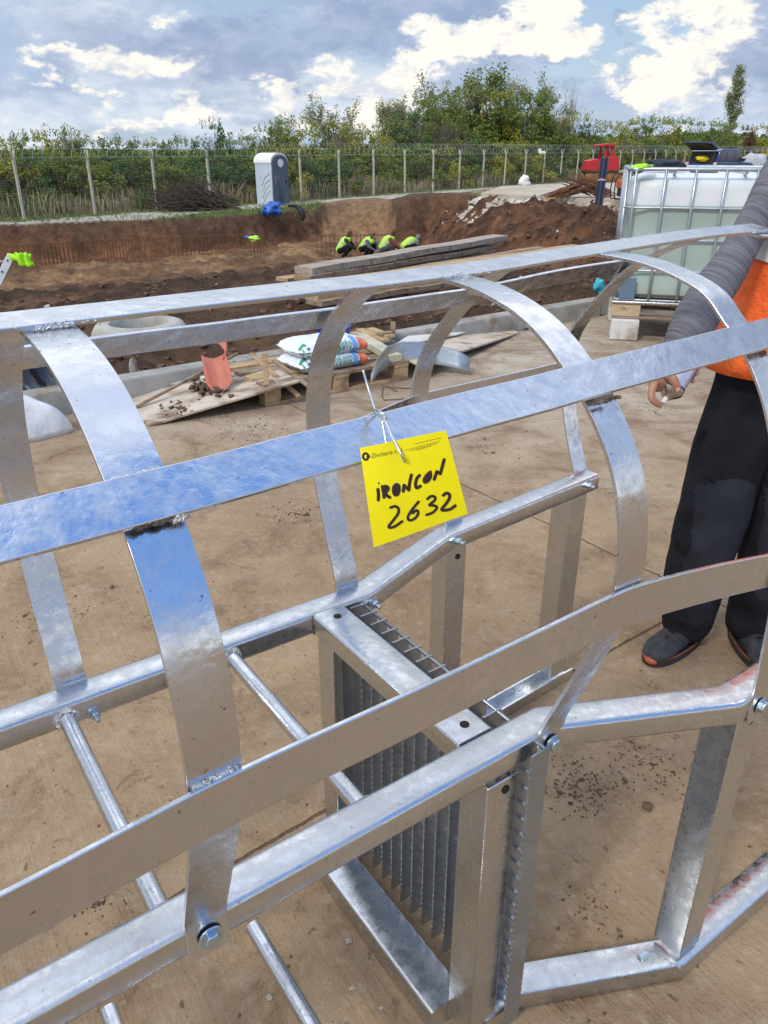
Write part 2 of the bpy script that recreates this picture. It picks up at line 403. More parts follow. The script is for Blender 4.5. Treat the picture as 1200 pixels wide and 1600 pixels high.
# straps : outside of the hoops
o2 = math.sqrt(.5)
def strap(pts, wd, w_=.055, label=None):
    P = []
    for i in range(len(pts) - 1):
        n_ = max(2, int((pts[i + 1] - pts[i]).length / .02))
        P += [pts[i].lerp(pts[i + 1], k / n_) for k in range(n_)]
    P.append(pts[-1])
    for _ in range(6): P = [P[0]] + [(P[i - 1] + P[i] * 2 + P[i + 1]) / 4 for i in range(1, len(P) - 1)] + [P[-1]]
    P = [p + Vector((0, 0, 1)) * .0009 * noise.noise(p * 9) for i, p in enumerate(P)]
    n = len(P)
    if isinstance(wd, list):
        wds = []
        for i in range(n):
            t = i / (n - 1) * (len(wd) - 1); j = min(int(t), len(wd) - 2); wds.append((wd[j].lerp(wd[j + 1], t - j)).normalized())
    else: wds = wd
    return MB().ribbon(P, wds, w_, .006).build('cage_strap', M_galv2, lad, bevel=.0012, label=label)
hz = V
strap([L(-1.5, -.850, 1.3470), L(.17, -.856, 1.3425), L(.74, -.878, 1.3405), L(1.09, -.910, 1.3475), L(1.35, -.928, 1.3530), L(1.62, -.942, 1.3520)], (V * .98 - ZZ * .18).normalized(), .045, 'topmost strap along the crown of the cage')
strap([L(-1.5, -.5875, 1.2320), L(0, -.5895, 1.2360), L(.17, -.5900, 1.2376), L(.45, -.592, 1.2445), L(.74, -.595, 1.2505), L(1.09, -.600, 1.2565), L(1.35, -.6022, 1.2600), L(1.62, -.610, 1.2620)], (V * .76 - ZZ * .65).normalized(), .047, 'near upper strap, blue with reflected sky')
strap([L(-1.5, -.503, .953), L(0, -.501, .9554), L(.17, -.508, .964), L(.45, -.507, .965), L(.735, -.508, .971), L(.90, -.502, .950), L(1.10, -.4955, .916), L(1.62, -.482, .897)], (ZZ - V * .05).normalized(), .056, 'near lower strap with a kink at the second hoop')
strap([L(-1.5, -1.176, 1.233), L(0, -1.178, 1.2315), L(.17, -1.183, 1.2313), L(.70, -1.195, 1.2275), L(1.09, -1.2366, 1.224), L(1.35, -1.246, 1.239), L(1.62, -1.248, 1.2446)], (V * .62 + ZZ * .78).normalized(), .048, 'far upper strap')
strap([L(-1.5, -1.266, .957), L(.17, -1.264, .960), L(.72, -1.264, .958), L(1.09, -1.414, .945), L(1.35, -1.416, .947), L(1.62, -1.416, .950)], ZZ, .050, 'far lower strap')
# ragged weld beads where straps cross hoops
def weld(a, b, r_=.0035, parent=lad, m=M_weld, n=15):
    a = Vector(a); b = Vector(b); pts = []
    for i in range(n): pts.append(a.lerp(b, i / (n - 1)) + Vector([random.uniform(-.0012, .0012) for _ in range(3)]))
    return MB().tube(pts, [r_ * random.uniform(.55, 1.3) for _ in pts], 7).build('weld_bead', m, parent, smooth=True)
for q_, s_ in enumerate((.1745, .7290, 1.09)):
    k = .0215
    weld(L(s_ - k, -.5125, .991), L(s_ + k, -.5125, .992), .0022, n=22)
    weld(L(s_ - k, -.612, 1.2515 + .007 * q_), L(s_ + k, -.612, 1.2515 + .007 * q_), .0019, n=24)
    weld(L(s_ - k, -.5735, 1.2215 + .007 * q_), L(s_ + k, -.5735, 1.2215 + .007 * q_), (.0030, .0022, .0018)[q_], m=M_burn if q_ < 2 else M_weld, n=24)
    weld(L(s_ - k, -.834 - q_ * .022, 1.3365), L(s_ + k, -.836 - q_ * .022, 1.3365), .0024, n=24)
weld(L(.188, -.573, 1.2205), L(.198, -.573, 1.2205), .0036)
for s_, vv in ((1.09, -1.236), (.705, -1.196), (1.6, -1.248)):
    weld(L(s_ + .028, vv + .022, 1.255), L(s_ + .028, vv - .012, 1.222), .003, m=M_burn)
# splashes of zinc paint around the welds
for (s_, vv, zz, n_) in ((.735, -.862, 1.3425, 60), (.19, -.838, 1.3425, 30)):
    mb = MB()
    for i in range(n_):
        p = L(s_ + random.gauss(0, .02), vv + random.uniform(-.004, .022), zz - .001); mb.sphere(p, random.uniform(.0008, .0022), 6, 4, sc_=(1, 1, .5))
    o = mb.build('paint_splash', M_weld, lad, smooth=True); o['kind'] = 'stuff'
# bolts
def bolt(p, nrm, r_=.0095, parent=lad, proud=.0, shank=False, washer=True):
    p = Vector(p); nrm = Vector(nrm).normalized(); mb = MB()
    if washer: mb.lathe(p, [(0, 0), (r_ * 1.55, 0), (r_ * 1.55, .0022), (0, .0022)], 20, nrm)
    x = nrm.orthogonal().normalized(); y = nrm.cross(x); h0, h1 = .002, .0095 + proud
    rings = [[p + nrm * h + (x * math.cos(math.pi / 3 * j + .3) + y * math.sin(math.pi / 3 * j + .3)) * r_ * q for j in range(6)] for h, q in ((h0, 1.1), (h1 - .001, 1.1), (h1, .95))]
    mb.loft(rings)
    if shank: mb.tube([p + nrm * h1 * .9, p + nrm * (h1 + .012)], r_ * .55, 10)
    return mb.build('bolt', M_bolt, parent, bevel=.0006)
bolt(L(.178, -.607, .668), V, .0100)
bolt(L(.744, -.607, .666), V, .0100)
bolt(L(1.09, -.471, .668), V, .0100)
bolt(L(.185, -1.1025, .655), V, .0070, proud=.004, shank=True)
bolt(L(.745, -1.1025, .668), V, .0075, proud=.004, shank=True)
bolt(L(1.055, -1.212, .672), V, .0085, proud=.006, shank=True)
bolt(L(1.555, -1.258, .674), V, .0085, proud=.006, shank=True)
# cross member with drilled holes
mb = MB().sweep([L(.640, -1.1025, ZS - .023), L(.640, -.6695, ZS - .023)], rbox_prof(.070, .0455, .007, 3))
cm = mb.build('cross_member', M_galv, lad, smooth=True, autos=35)
M_hole = mat('dark_hole', (.01, .01, .01), (.015, .012, .01), 20, .9)
for (s_, v_) in ((.642, -1.072), (.642, -.698)):
    MB().lathe(L(s_, v_, ZS - .012), [(0, 0), (.0078, 0), (.0078, .0126), (0, .0126)], 20).build('bolt_hole', M_hole, cm, smooth=True, autos=40)
weld(L(.605, -1.103, ZS - .004), L(.605, -1.103, ZS - .044), .003, m=M_burn)
weld(L(.605, -.669, ZS - .004), L(.605, -.669, ZS - .044), .003)
# angle posts
def angle(corner, ds, dv, z0, z1, a=.055, t=.006, name='post', label=None):
    """L section : corner at (s,v), legs running ds along U and dv along V"""
    s0, v0 = corner; r = .004
    sec = [(0, 0), (a * ds, 0), (a * ds, t * dv), (t * ds, t * dv), (t * ds, a * dv), (0, a * dv)]
    rings = [[L(s0 + x, v0 + y, z) for x, y in sec] for z in (z0, z1)]
    return MB().loft(rings).build(name, M_galv, lad, bevel=.0022, label=label)
P1 = angle((.618, -.6125), 1, -1, .012, ZS - .052, .062)
P2 = angle((.645, -1.160), 1, 1, .012, ZS - .050, .058)
P3 = angle((1.045, -.478), 1, -1, .060, ZS - .026, .062)
P4 = angle((1.030, -1.212), 1, -1, .060, ZS - .030, .058)
P5 = angle((1.500, -1.262), 1, -1, .045, ZS - .035, .066)
P6 = angle((1.560, -.478), 1, -1, .060, ZS - .026, .062)
for P_, s_, v_, z_ in ((P1, .655, -.6120, ZS - .072), (P4, 1.062, -1.2115, ZS - .064), (P3, 1.085, -.4775, ZS - .055)):
    MB().lathe(L(s_, v_, z_), [(0, 0), (.0072, 0), (.0072, .0012), (0, .0012)], 20, V).build('bolt_hole', M_hole, P_, smooth=True, autos=40)
# lower frame on the slab : follows the plan of the rails
fp = rbox_prof(.062, .050, .006, 2)
lo_near = [L(.655, -.640, .026), L(.750, -.640, .026), L(1.055, -.497, .026), L(1.66, -.497, .026)]
lo_far = [L(.655, -1.165, .026), L(.755, -1.165, .026), L(1.055, -1.262, .026), L(1.60, -1.292, .026)]
rail(lo_near, 'bottom_rail', fp); rail(lo_far, 'bottom_rail', [(-.03, -.025), (.03, -.025), (.03, .012), (.024, .012), (.024, -.019), (-.024, -.019), (-.024, .012), (-.03, .012)])
MB().sweep([L(.618, -1.135, .031), L(.618, -.674, .031)], rbox_prof(.080, .058, .006, 3)).build('bottom_cross_rail', M_galv, lad, smooth=True, autos=35)
bolt(L(.985, -.527, .051), (V * .1 - ZZ * -.1 + U * .5), .0075, proud=.012, washer=False)
weld(L(1.012, -.53, .052), L(1.035, -.468, .052), .003)
# grating panel : bearing bars on end
gr = MB(); gs0, gs1 = .684, .722; NB = 16
for i in range(NB):
    v_ = -1.128 + i * (.535 / (NB - 1))
    zs_ = [.028 + random.uniform(0, .004)]; dz_ = .0155; tw_ = random.uniform(-.0015, .0015)
    while zs_[-1] < ZS - .03: zs_ += [zs_[-1] + dz_ * .35, zs_[-1] + dz_ * .5, zs_[-1] + dz_]
    zs_.append(ZS - .008); rg_ = []
    for n_, z in enumerate(zs_):
        e_ = .0012 if n_ % 3 == 2 else 0
        rg_.append([L(gs0 + e_, v_ - .0016, z), L(gs1 - e_, v_ - .0016 + tw_, z), L(gs1 - e_, v_ + .0016 + tw_, z), L(gs0 + e_, v_ + .0016, z)])
    gr.loft(rg_)
grating = gr.build('grating_panel', M_grat, lad)
gb = MB()
for k in range(20):
    z = ZS - .012 - k * .034
    gb.tube([L(gs1 - .007, -1.128, z), L(gs1 - .007, -.5945, z)], .0034, 6)
gb.build('cross_bars', M_grat, grating, smooth=True)
# ------------------------------------------------------------------ a second ladder on the slab beneath
lad2 = empty('ladder', L(.1, -.55, 0), 'plain galvanised ladder flat beneath the caged one, only its round rungs showing', 'ladder')
zr = .19
for s_ in (-.205, .085, .3525, .64 - .02):
    if s_ > .6: continue
    MB().tube([L(s_, -.93, zr), L(s_, -.43, zr)], .0145, 20).build('rung', M_galv2, lad2, smooth=True, autos=60)
for v_ in (-.43,):
    MB().sweep([L(-1.4, v_, zr), L(.5, v_, zr)], boxp).build('stringer', M_galv, lad2, smooth=True, autos=35)

# ------------------------------------------------------------------ yellow tag and its tie wire
M_tag = mat('yellow_plastic_tag', (.90, .80, .0), (.86, .75, .0), 6, .42, bump=.05, bscale=20)
M_ink = mat('black_marker_ink', (.035, .012, .012), (.02, .01, .01), 20, .5)
M_print = mat('grey_print_ink', (.09, .09, .03), (.07, .07, .02), 20, .6)
tagc = [(562, 700), (697, 673), (731, 803), (584, 855)]
def tagpt(a, b, lift=0.0):
    """a across 0..1, b down 0..1 on the slightly curled tag"""
    Zt = [.722, .722, .762, .752]
    c4 = []
    for (px, py), z in zip(tagc, Zt): c4.append(Vector((0, 0, CAMH)) + raydir(px, py) * z)
    top = c4[0].lerp(c4[1], a); bot = c4[3].lerp(c4[2], a); p = top.lerp(bot, b)
    n = (c4[1] - c4[0]).cross(c4[3] - c4[0]).normalized()
    if n.dot(Vector((0, 0, CAMH)) - p) < 0: n = -n
    curl = .0016 * math.sin(a * math.pi * 1.7 + .4) * (1 - .5 * b) + .0012 * math.sin(b * 3) - .0010 * math.exp(-((a - .42) / .12) ** 2) * (1 - b) * 2
    return p + n * (curl + lift)
tg = MB(); NA = 20
gv = [[tagpt(i / NA, j / NA, l) for i in range(NA + 1)] for l in (0, -.0007) for j in range(NA + 1)]
vs = [q for r in gv for q in r]; fs = []
for l in range(2):
    b0 = l * (NA + 1) ** 2
    for j in range(NA):
        for i in range(NA): a0 = b0 + j * (NA + 1) + i; fs.append((a0, a0 + 1, a0 + NA + 2, a0 + NA + 1))
edge = [i for i in range(NA + 1)] + [(j + 1) * (NA + 1) + NA for j in range(NA)] + [NA * (NA + 1) + NA - 1 - i for i in range(NA)] + [(NA - 1 - j) * (NA + 1) for j in range(NA - 1)]
for i in range(len(edge)): a0 = edge[i]; b0 = edge[(i + 1) % len(edge)]; o_ = (NA + 1) ** 2; fs.append((a0, b0, b0 + o_, a0 + o_))
tg.add(vs, fs)
tagob = tg.build('tag', M_tag, None, smooth=True, autos=40, origin=tagpt(.5, .5), label='bright yellow square tag with black handwriting, hanging from the near upper strap', cat='tag')
# handwriting traced as strokes; coordinates in the 1200x1333 enlargement of the tag
def tuv(x, y):
    px = 560 + x * .15; py = 660 + y * .15
    a, b = .5, .5
    for _ in range(12):   # invert the bilinear map of the tag outline
        def f(a, b):
            t = (tagc[0][0] + (tagc[1][0] - tagc[0][0]) * a, tagc[0][1] + (tagc[1][1] - tagc[0][1]) * a)
            q = (tagc[3][0] + (tagc[2][0] - tagc[3][0]) * a, tagc[3][1] + (tagc[2][1] - tagc[3][1]) * a)
            return t[0] + (q[0] - t[0]) * b, t[1] + (q[1] - t[1]) * b
        x0, y0 = f(a, b); e = 1e-3; xa, ya = f(a + e, b); xb, yb = f(a, b + e)
        j = [[(xa - x0) / e, (xb - x0) / e], [(ya - y0) / e, (yb - y0) / e]]; det = j[0][0] * j[1][1] - j[0][1] * j[1][0]
        rx, ry = px - x0, py - y0; a += (rx * j[1][1] - ry * j[0][1]) / det; b += (ry * j[0][0] - rx * j[1][0]) / det
    return a, b
strokes = [
 [(200, 680), (205, 740), (203, 790)], [(209, 614), (210, 619)],
 [(245, 650), (258, 710), (262, 762)], [(248, 655), (285, 648), (305, 668), (290, 700), (262, 712)], [(268, 712), (295, 745), (322, 762)], [(250, 690), (290, 680)],
 [(385, 632), (362, 660), (362, 710), (380, 738), (405, 730), (418, 690), (414, 645), (392, 630)], [(385, 650), (378, 700), (392, 722), (402, 690), (396, 650)],
 [(462, 702), (470, 640)], [(470, 640), (520, 690)], [(520, 690), (530, 610), (548, 535)],
 [(632, 540), (604, 570), (590, 630), (602, 668), (640, 650)],
 [(745, 505), (705, 540), (680, 585), (690, 610), (725, 590), (748, 545), (742, 508)], [(725, 525), (700, 580), (715, 590), (738, 540)],
 [(785, 580), (812, 502)], [(812, 502), (850, 522)], [(850, 522), (872, 440), (890, 378)],
 [(330, 870), (380, 858), (412, 885), (405, 940), (355, 1010), (312, 1070), (330, 1085), (380, 1070), (450, 1020)],
 [(620, 815), (560, 890), (515, 960), (515, 1000), (545, 1010), (590, 985), (618, 935), (600, 905), (560, 935)],
 [(715, 785), (750, 758), (790, 765), (790, 800), (735, 850), (770, 855), (810, 870), (800, 905), (755, 940), (705, 955)],
 [(880, 748), (915, 725), (945, 745), (940, 790), (900, 850), (865, 895), (880, 910), (950, 900), (1005, 862)]]
wr = MB()
for st in strokes:
    P = smooth_path([Vector((x, y, 0)) for x, y in st], 6)
    w_ = .0016 if st[0][1] < 760 else .0014
    if len(st) == 2 and abs(st[0][0] - st[1][0]) < 3: w_ = .0008
    pts = [tagpt(*tuv(p.x, p.y), .0004) for p in P]
    n = (tagpt(0, 0) - tagpt(1, 0)).cross(tagpt(0, 1) - tagpt(0, 0)).normalized()
    rs = []
    for i, p in enumerate(pts):
        t = (pts[min(i + 1, len(pts) - 1)] - pts[max(i - 1, 0)]).normalized(); sd_ = t.cross(n)
        rs.append([p + sd_ * w_, p - sd_ * w_])
    wr.loft(rs, closed_ring=False)
    for p in (pts[0], pts[-1]):
        x = n.orthogonal().normalized(); y = n.cross(x); wr.add([p + (x * math.cos(k) + y * math.sin(k)) * w_ for k in [j * math.pi / 5 for j in range(10)]], [tuple(range(10))])
wr.build('handwriting', M_ink, tagob)
# printed header
pr_ = MB()
def stroke(pts, w_, lift=.0003, mbx=pr_):
    n = (tagpt(0, 0) - tagpt(1, 0)).cross(tagpt(0, 1) - tagpt(0, 0)).normalized(); q = [tagpt(*tuv(x, y), lift) for x, y in pts]; rs = []
    for i, p in enumerate(q):
        t = (q[min(i + 1, len(q) - 1)] - q[max(i - 1, 0)]).normalized(); s_ = t.cross(n); rs.append([p + s_ * w_, p - s_ * w_])
    mbx.loft(rs, closed_ring=False)
lg = MB()
stroke([(75 + 27 * math.cos(a), 348 + 32 * math.sin(a)) for a in [j * math.pi / 12 for j in range(25)]], .0011, mbx=lg); stroke([(82, 350), (122, 344)], .0009, mbx=lg)
lg.build('printed_emblem', M_ink, tagob)
def text_mesh(txt, size=1.0):
    cu = bpy.data.curves.new('t', 'FONT'); cu.body = txt; cu.size = size; o = bpy.data.objects.new('t', cu); COL.objects.link(o)
    dg = bpy.context.evaluated_depsgraph_get(); me = bpy.data.meshes.new_from_object(o.evaluated_get(dg))
    vs = [v.co.copy() for v in me.vertices]; fs = [tuple(p.vertices) for p in me.polygons]; bpy.data.objects.remove(o); bpy.data.meshes.remove(me); return vs, fs
vs, fs = text_mesh('Zincheria s.r.l.', 1)
mx = max(v.x for v in vs)
pr_.add([tagpt(*tuv(132 + v.x / mx * 335, 362 - 35 * v.x / mx * 1.75 - v.y * 62), .0003) for v in vs], fs)
for (x0, y0, x1, y1) in ((590, 222, 870, 158), (490, 285, 850, 192), (535, 290, 820, 215), (610, 284, 760, 240)):
    x = x0
    while x < x1:
        ln = random.uniform(12, 40); xe = min(x + ln, x1); f = lambda q: y0 + (y1 - y0) * (q - x0) / (x1 - x0)
        stroke([(x, f(x)), (xe, f(xe))], .00022); x = xe + random.uniform(4, 9)
pr_.build('printed_text', M_print, tagob)
# tie wire
M_wire = galv_mat('tie_wire', (.62, .65, .67), .3, .2, .1)
def Zp(px, py, z): return Vector((0, 0, CAMH)) + raydir(px, py) * z
hole = tagpt(*tuv(470, 378), .0012)
wp = smooth_path([Zp(567, 578, .765), Zp(577, 612, .765), Zp(588, 645, .750), Zp(600, 655, .735), Zp(614, 685, .724), Zp(628, 712, .718), hole], 6)
wire = MB().tube(wp, .0013, 8).tube(smooth_path([Zp(586, 650, .768), Zp(587, 640, .752), Zp(594, 644, .735), Zp(603, 650, .733), Zp(600, 658, .737), Zp(590, 648, .746)], 5), .0013, 8).tube(smooth_path([Zp(596, 652, .742), Zp(603, 690, .738), Zp(606, 704, .735)], 4), .0012, 8)
wire.lathe(hole, [(0, .002), (.0012, 0), (.0022, -.0005), (.0022, -.001), (0, -.001)], 8)
wire.build('tie_wire', M_wire, None, smooth=True, origin=hole, label='thin twisted wire looped over the strap and through the yellow tag', cat='wire')
# ================================================================== the ground
KD = Vector((math.cos(R(37.2)), math.sin(R(37.2)), 0)); KN = Vector((-KD.y, KD.x, 0)); K0 = Vector((0, 6.10, 0))
def kd(x, y): return (x - K0.x) * KN.x + (y - K0.y) * KN.y       # distance behind the kerb front
SLZ = 0.0
# far slab on the right
FS = [Vector((3.6, 31.2, 0)), Vector((6.0, 28.5, 0)), Vector((7.9, 26.9, 0)), Vector((13.0, 24.6, 0)), Vector((34, 30, 0)), Vector((34, 47, 0)), Vector((14.0, 43.0, 0)), Vector((5.3, 37.5, 0))]
def inpoly(x, y, P):
    c_ = False; n = len(P)
    for i in range(n):
        a = P[i]; b = P[i - 1]
        if (a.y > y) != (b.y > y) and x < (b.x - a.x) * (y - a.y) / (b.y - a.y) + a.x: c_ = not c_
    return c_
def dpoly(x, y, P):
    p = Vector((x, y)); best = 1e9; n = len(P)
    for i in range(n):
        a = P[i].xy; b = P[i - 1].xy; t = max(0, min(1, (p - a).dot(b - a) / (b - a).length_squared)); best = min(best, (p - a - (b - a) * t).length)
    return -best if inpoly(x, y, P) else best
yb_pts = [(-60, 10), (-30, 21), (-20, 26), (-13.9, 28.6), (-12, 29.7), (-8.8, 31.4), (-5.4, 33.8), (-3.5, 36.5), (-1.2, 36.5), (.5, 35.0), (2.0, 35.3), (3.4, 34.0), (4.3, 32.0), (4.9, 29), (6, 24), (7, 20), (9, 14), (60, 14)]
def interp(x, P):
    if x <= P[0][0]: return P[0][1]
    for i in range(1, len(P)):
        if x <= P[i][0]:
            t = (x - P[i - 1][0]) / (P[i][0] - P[i - 1][0]); return P[i - 1][1] + (P[i][1] - P[i - 1][1]) * t
    return P[-1][1]
def sst(t): t = max(0., min(1., t)); return t * t * (3 - 2 * t)
def fbm(x, y, s, o=5, z=0.): return noise.fractal(Vector((x * s, y * s, z)), 1.0, 2.1, o)
zn_pts = [(0, -.02), (.5, .0), (2, -.10), (5, -.42), (9, -.95), (14, -1.55), (19, -2.15), (21, -2.3), (200, -2.3)]
ztop_pts = [(-60, -1.0), (-15, -.98), (-8, -1.0), (-4, -.95), (-2.5, -.9), (0, -.8), (1.2, -.40), (3.0, -.30), (5, -.15), (60, -.15)]
heaps = [(4.3, 31.2, 2.2, -.05), (5.0, 27.5, 2.4, -.10), (5.6, 23.5, 2.3, -.08), (5.6, 19.5, 2.5, -.02), (4.9, 15.2, 2.4, -.10), (4.3, 12.0, 1.5, -.02), (4.2, 10.6, 1.5, .20)]
F0 = Vector((-14.0, 31.9, 0)); F1 = Vector((56.8, 125.5, 0)); FD = (F1 - F0).normalized(); FNn = Vector((-FD.y, FD.x, 0))
def fenced(x, y): return (x - F0.x) * FNn.x + (y - F0.y) * FNn.y      # >0 beyond the fence
def terrain(x, y):
    """height, colour"""
    d = kd(x, y)
    if d < -.02: return -.14, (.12, .08, .05)
    z = interp(d, zn_pts); yb = interp(x, yb_pts)
    nse = fbm(x, y, .35); fine = fbm(x, y, 1.7, 5, 3.); vf = fbm(x, y, 5.5, 4, 9.)
    soil = Vector((.150, .085, .048)).lerp(Vector((.062, .037, .023)), sst(.5 + nse * 1.2 + fine * .3))
    if y < yb + .001:
        amp = .10 * sst(d / 2) + .04
        z += nse * amp * 1.4 + fine * amp * 1.3 + vf * .045
        fl = sst((d - 16) / 5)
        tan = Vector((.30, .19, .10)).lerp(Vector((.22, .12, .06)), sst(.5 + fine))
        soil = soil.lerp(tan, fl * sst(.62 + nse * 1.6))
    ww = interp(x, [(-60, 1.6), (-5, 1.5), (-3.2, 2.0), (-1.8, 5.5), (-.3, 5.5), (.8, 1.6), (3, 1.7), (60, 3)])
    zt = interp(x, ztop_pts)
    if y >= yb:
        t = (y - yb) / ww
        ed = t + fine * .10 + nse * .10
        k = sst(ed) if ww < 3 else max(0, min(1, ed))
        groove = noise.noise(Vector((x * 3.1, y * .25, 1.3))) * .12
        zb = z * (1 - k) + zt * k + (fine * .10 + nse * .05 + vf * .03) * (1 - abs(2 * k - 1)) * 1.6 + groove * (1 - abs(2 * k - 1))
        if k > .999:
            back = sst((y - yb - ww - 1.5) / 5); zb = zt * (1 - back) + (-1.0) * back + (fine * .03 + nse * .05) * (1 - .6 * back)
        z = zb
        wallc = Vector((.20, .098, .050)).lerp(Vector((.085, .048, .029)), sst(.5 + fine * .9 + nse * .9))
        band = sst((k - .45 + nse * .2) / .3) ; wallc = wallc.lerp(Vector((.105, .062, .038)), band * .7)
        low = Vector((.20, .092, .042)); wallc = wallc.lerp(low, (1 - sst(k / .35)) * .5)
        if ww > 3: wallc = wallc.lerp(Vector((.27, .165, .09)), .75)
        soil = wallc
        if k > .97:
            f = fenced(x, y); grass = Vector((.085, .12, .035)).lerp(Vector((.16, .17, .07)), sst(.5 + fine)); dry = Vector((.34, .27, .17)).lerp(Vector((.20, .16, .09)), sst(.5 + fine + vf * .5))
            gravel = Vector((.48, .45, .38)).lerp(Vector((.38, .35, .28)), sst(.5 + fine))
            gg = sst((k - .97) * 30 + fine * .4 + .1)
            if x > -3.5 : gg *= sst((y - yb - ww - (2.0 if x > 0 else 1.0)) / 2)
            top = grass
            strip = sst((f + 3.6 + fine * .5) / .5) * sst((-.3 - f + fine * .5) / .5) if x < 1 else sst((f + 2.6 + fine * .4) / .5) * sst((.1 - f + fine * .4) / .5)
            top = top.lerp(gravel, strip); top = top.lerp(dry, sst((f + .1 + fine * .5) / .6))
            if f > 14: top = top.lerp(Vector((.07, .09, .03)), sst((f - 14) / 5))
            soil = soil.lerp(top, gg)
    if 7 < y < 17 and -2.5 < x < 4:      # hollow under the board pile
        t_ = max(0, min(1, ((x + 1.1) * 3.8 + (y - 9.6) * 4.4) / (3.8 ** 2 + 4.4 ** 2))); dd = math.hypot(x + 1.1 - 3.8 * t_, y - 9.6 - 4.4 * t_)
        k = sst((1.9 - dd) / .9); z = z * (1 - k) + min(z, -.34 - .12 * t_ + vf * .03) * k
    # heaps of spoil
    for hx, hy, hr, ht in heaps:
        q = math.hypot(x - hx, y - hy) / hr
        if q < 1.6:
            hh = ht - (q * q) * 1.0 + nse * .26 + fine * .26 + vf * .13
            if hh > z:
                z = hh; dk = sst(.5 + fine * 1.3); soil = Vector((.175, .082, .042)).lerp(Vector((.070, .038, .023)), dk)
                if hy < 13 and True: soil = Vector((.22, .18, .10)).lerp(Vector((.085, .058, .036)), sst(.5 + fine * 1.6 + vf))
    # right hand plateau under the far slab
    if x > 2 and 20 < y < 60:
        dp = dpoly(x, y, FS)
        if dp < 0: z = -.30 if z > -2 else -.30; 
        elif dp < 6 and y > 24 and x > 3.8:
            k = sst(1 - dp / 6); z = z * (1 - k) + (-.2) * k if y > 36 else z
            if y > 34:
                z = max(z, -.06 - dp * .12); soil = Vector((.30, .25, .17)).lerp(Vector((.15, .15, .06)), sst(.5 + fine))
    if x > 8 and y <= 24:
        k = sst((x - 8) / 2) * sst((d - .5) / 1.5); z = z * (1 - k) + (-.12 + fine * .05) * k; soil = soil.lerp(Vector((.22, .17, .11)), k)
    if y > 140: z = -1.0 * max(0, 1 - (y - 140) / 300) ; soil = Vector((.12, .13, .06))
    return z, soil
def grid_mesh():
    ys = [-40, -20, -8, -2, 1, 3]; y = 4.0
    while y < 75: ys.append(y); y += max(.05, .0075 * y) if y < 24 else (.13 if y < 42 else .4)
    while y < 3000: ys.append(y); y *= 1.10
    NX = 330; vs = []; cols = []
    for y in ys:
        hw = max(4.5, abs(y) * .62 + 2.2) if y < 80 else (y * .62 + 2.2) * (1 + (y - 80) / 300)
        if y < 3: hw = 40
        for i in range(NX):
            t = (i / (NX - 1)) * 2 - 1
            if abs(t) > .94: x = math.copysign(hw + (abs(t) - .94) / .06 * (60 + abs(y) * .8), t)
            else: x = t / .94 * hw
            z, c_ = terrain(x, y); vs.append((x, y, z)); cols.append((*c_, 1))
    n = len(ys); fs = [(j * NX + i, j * NX + i + 1, (j + 1) * NX + i + 1, (j + 1) * NX + i) for j in range(n - 1) for i in range(NX - 1)]
    me = bpy.data.meshes.new('terrain'); me.from_pydata(vs, [], fs)
    at = me.color_attributes.new('soil', 'FLOAT_COLOR', 'POINT'); at.data.foreach_set('color', [q for c_ in cols for q in c_])
    me.polygons.foreach_set('use_smooth', [True] * len(me.polygons)); me.update(); return me
m = bpy.data.materials.new('earth'); m.use_nodes = True; t = NT(m.node_tree); b = t.n['Principled BSDF']
att = t.node('ShaderNodeAttribute', attribute_name='soil'); o_ = t.node('ShaderNodeTexCoord').outputs['Object']
na = t.noise(o_, 3.2, 8, .66); nb = t.noise(o_, 14, 6, .66)
cc = t.mix(t.ramp(na, .32, .68), t.vec('SCALE', att.outputs['Color'], scale=.72), t.vec('SCALE', att.outputs['Color'], scale=1.38))
cc = t.mix(t.math('MULTIPLY', t.ramp(nb, .60, .74), .35), cc, t.vec('SCALE', att.outputs['Color'], scale=2.1))
t.put(b.inputs['Base Color'], cc); b.inputs['Roughness'].default_value = .95; b.inputs['Specular IOR Level'].default_value = .2
bn = t.node('ShaderNodeBump'); bn.inputs['Strength'].default_value = 1.0; bn.inputs['Distance'].default_value = .16
t.put(bn.inputs['Height'], t.math('ADD', na, t.math('MULTIPLY', nb, .35))); t.l.new(bn.outputs[0], b.inputs['Normal'])
terr = bpy.data.objects.new('terrain', grid_mesh()); terr.data.materials.append(m); COL.objects.link(terr); tag(terr, kind='structure')

# concrete slab with brushed finish, dirt and joints
m = bpy.data.materials.new('brushed_concrete'); m.use_nodes = True; t = NT(m.node_tree); b = t.n['Principled BSDF']
o_ = t.node('ShaderNodeTexCoord').outputs['Object']
VA = math.atan2(V.y, V.x)
wv = t.mapping(o_, (1, 1, 1), (0, 0, -VA + R(3)))      # x along the broom strokes
sx, sy, sz = t.sep(t.vec('ADD', wv, t.vec('SCALE', t.node('ShaderNodeTexNoise').outputs['Color'], scale=0)))
br = t.noise(t.mapping(wv, (2.2, 120, 1)), 1.0, 4, .65); br2 = t.noise(t.mapping(wv, (1.2, 34, 1)), 1.0, 4, .6)
large = t.noise(o_, .55, 6, .62, .4); medn = t.noise(o_, 3.3, 8, .66, .6); fin = t.noise(o_, 28, 8, .72); gran = t.noise(o_, 110, 4, .7)
base = t.mix(t.ramp(large, .35, .66), (.40, .285, .170, 1), (.30, .205, .120, 1))
yy = t.sep(o_)[1]
base = t.mix(t.math('MULTIPLY', t.ramp(yy, 2.6, 6.0), .85), base, t.mix(t.ramp(large, .4, .6), (.46, .41, .34, 1), (.36, .30, .23, 1)))
base = t.mix(t.math('MULTIPLY', t.ramp(medn, .38, .62), .65), base, (.26, .17, .10, 1))
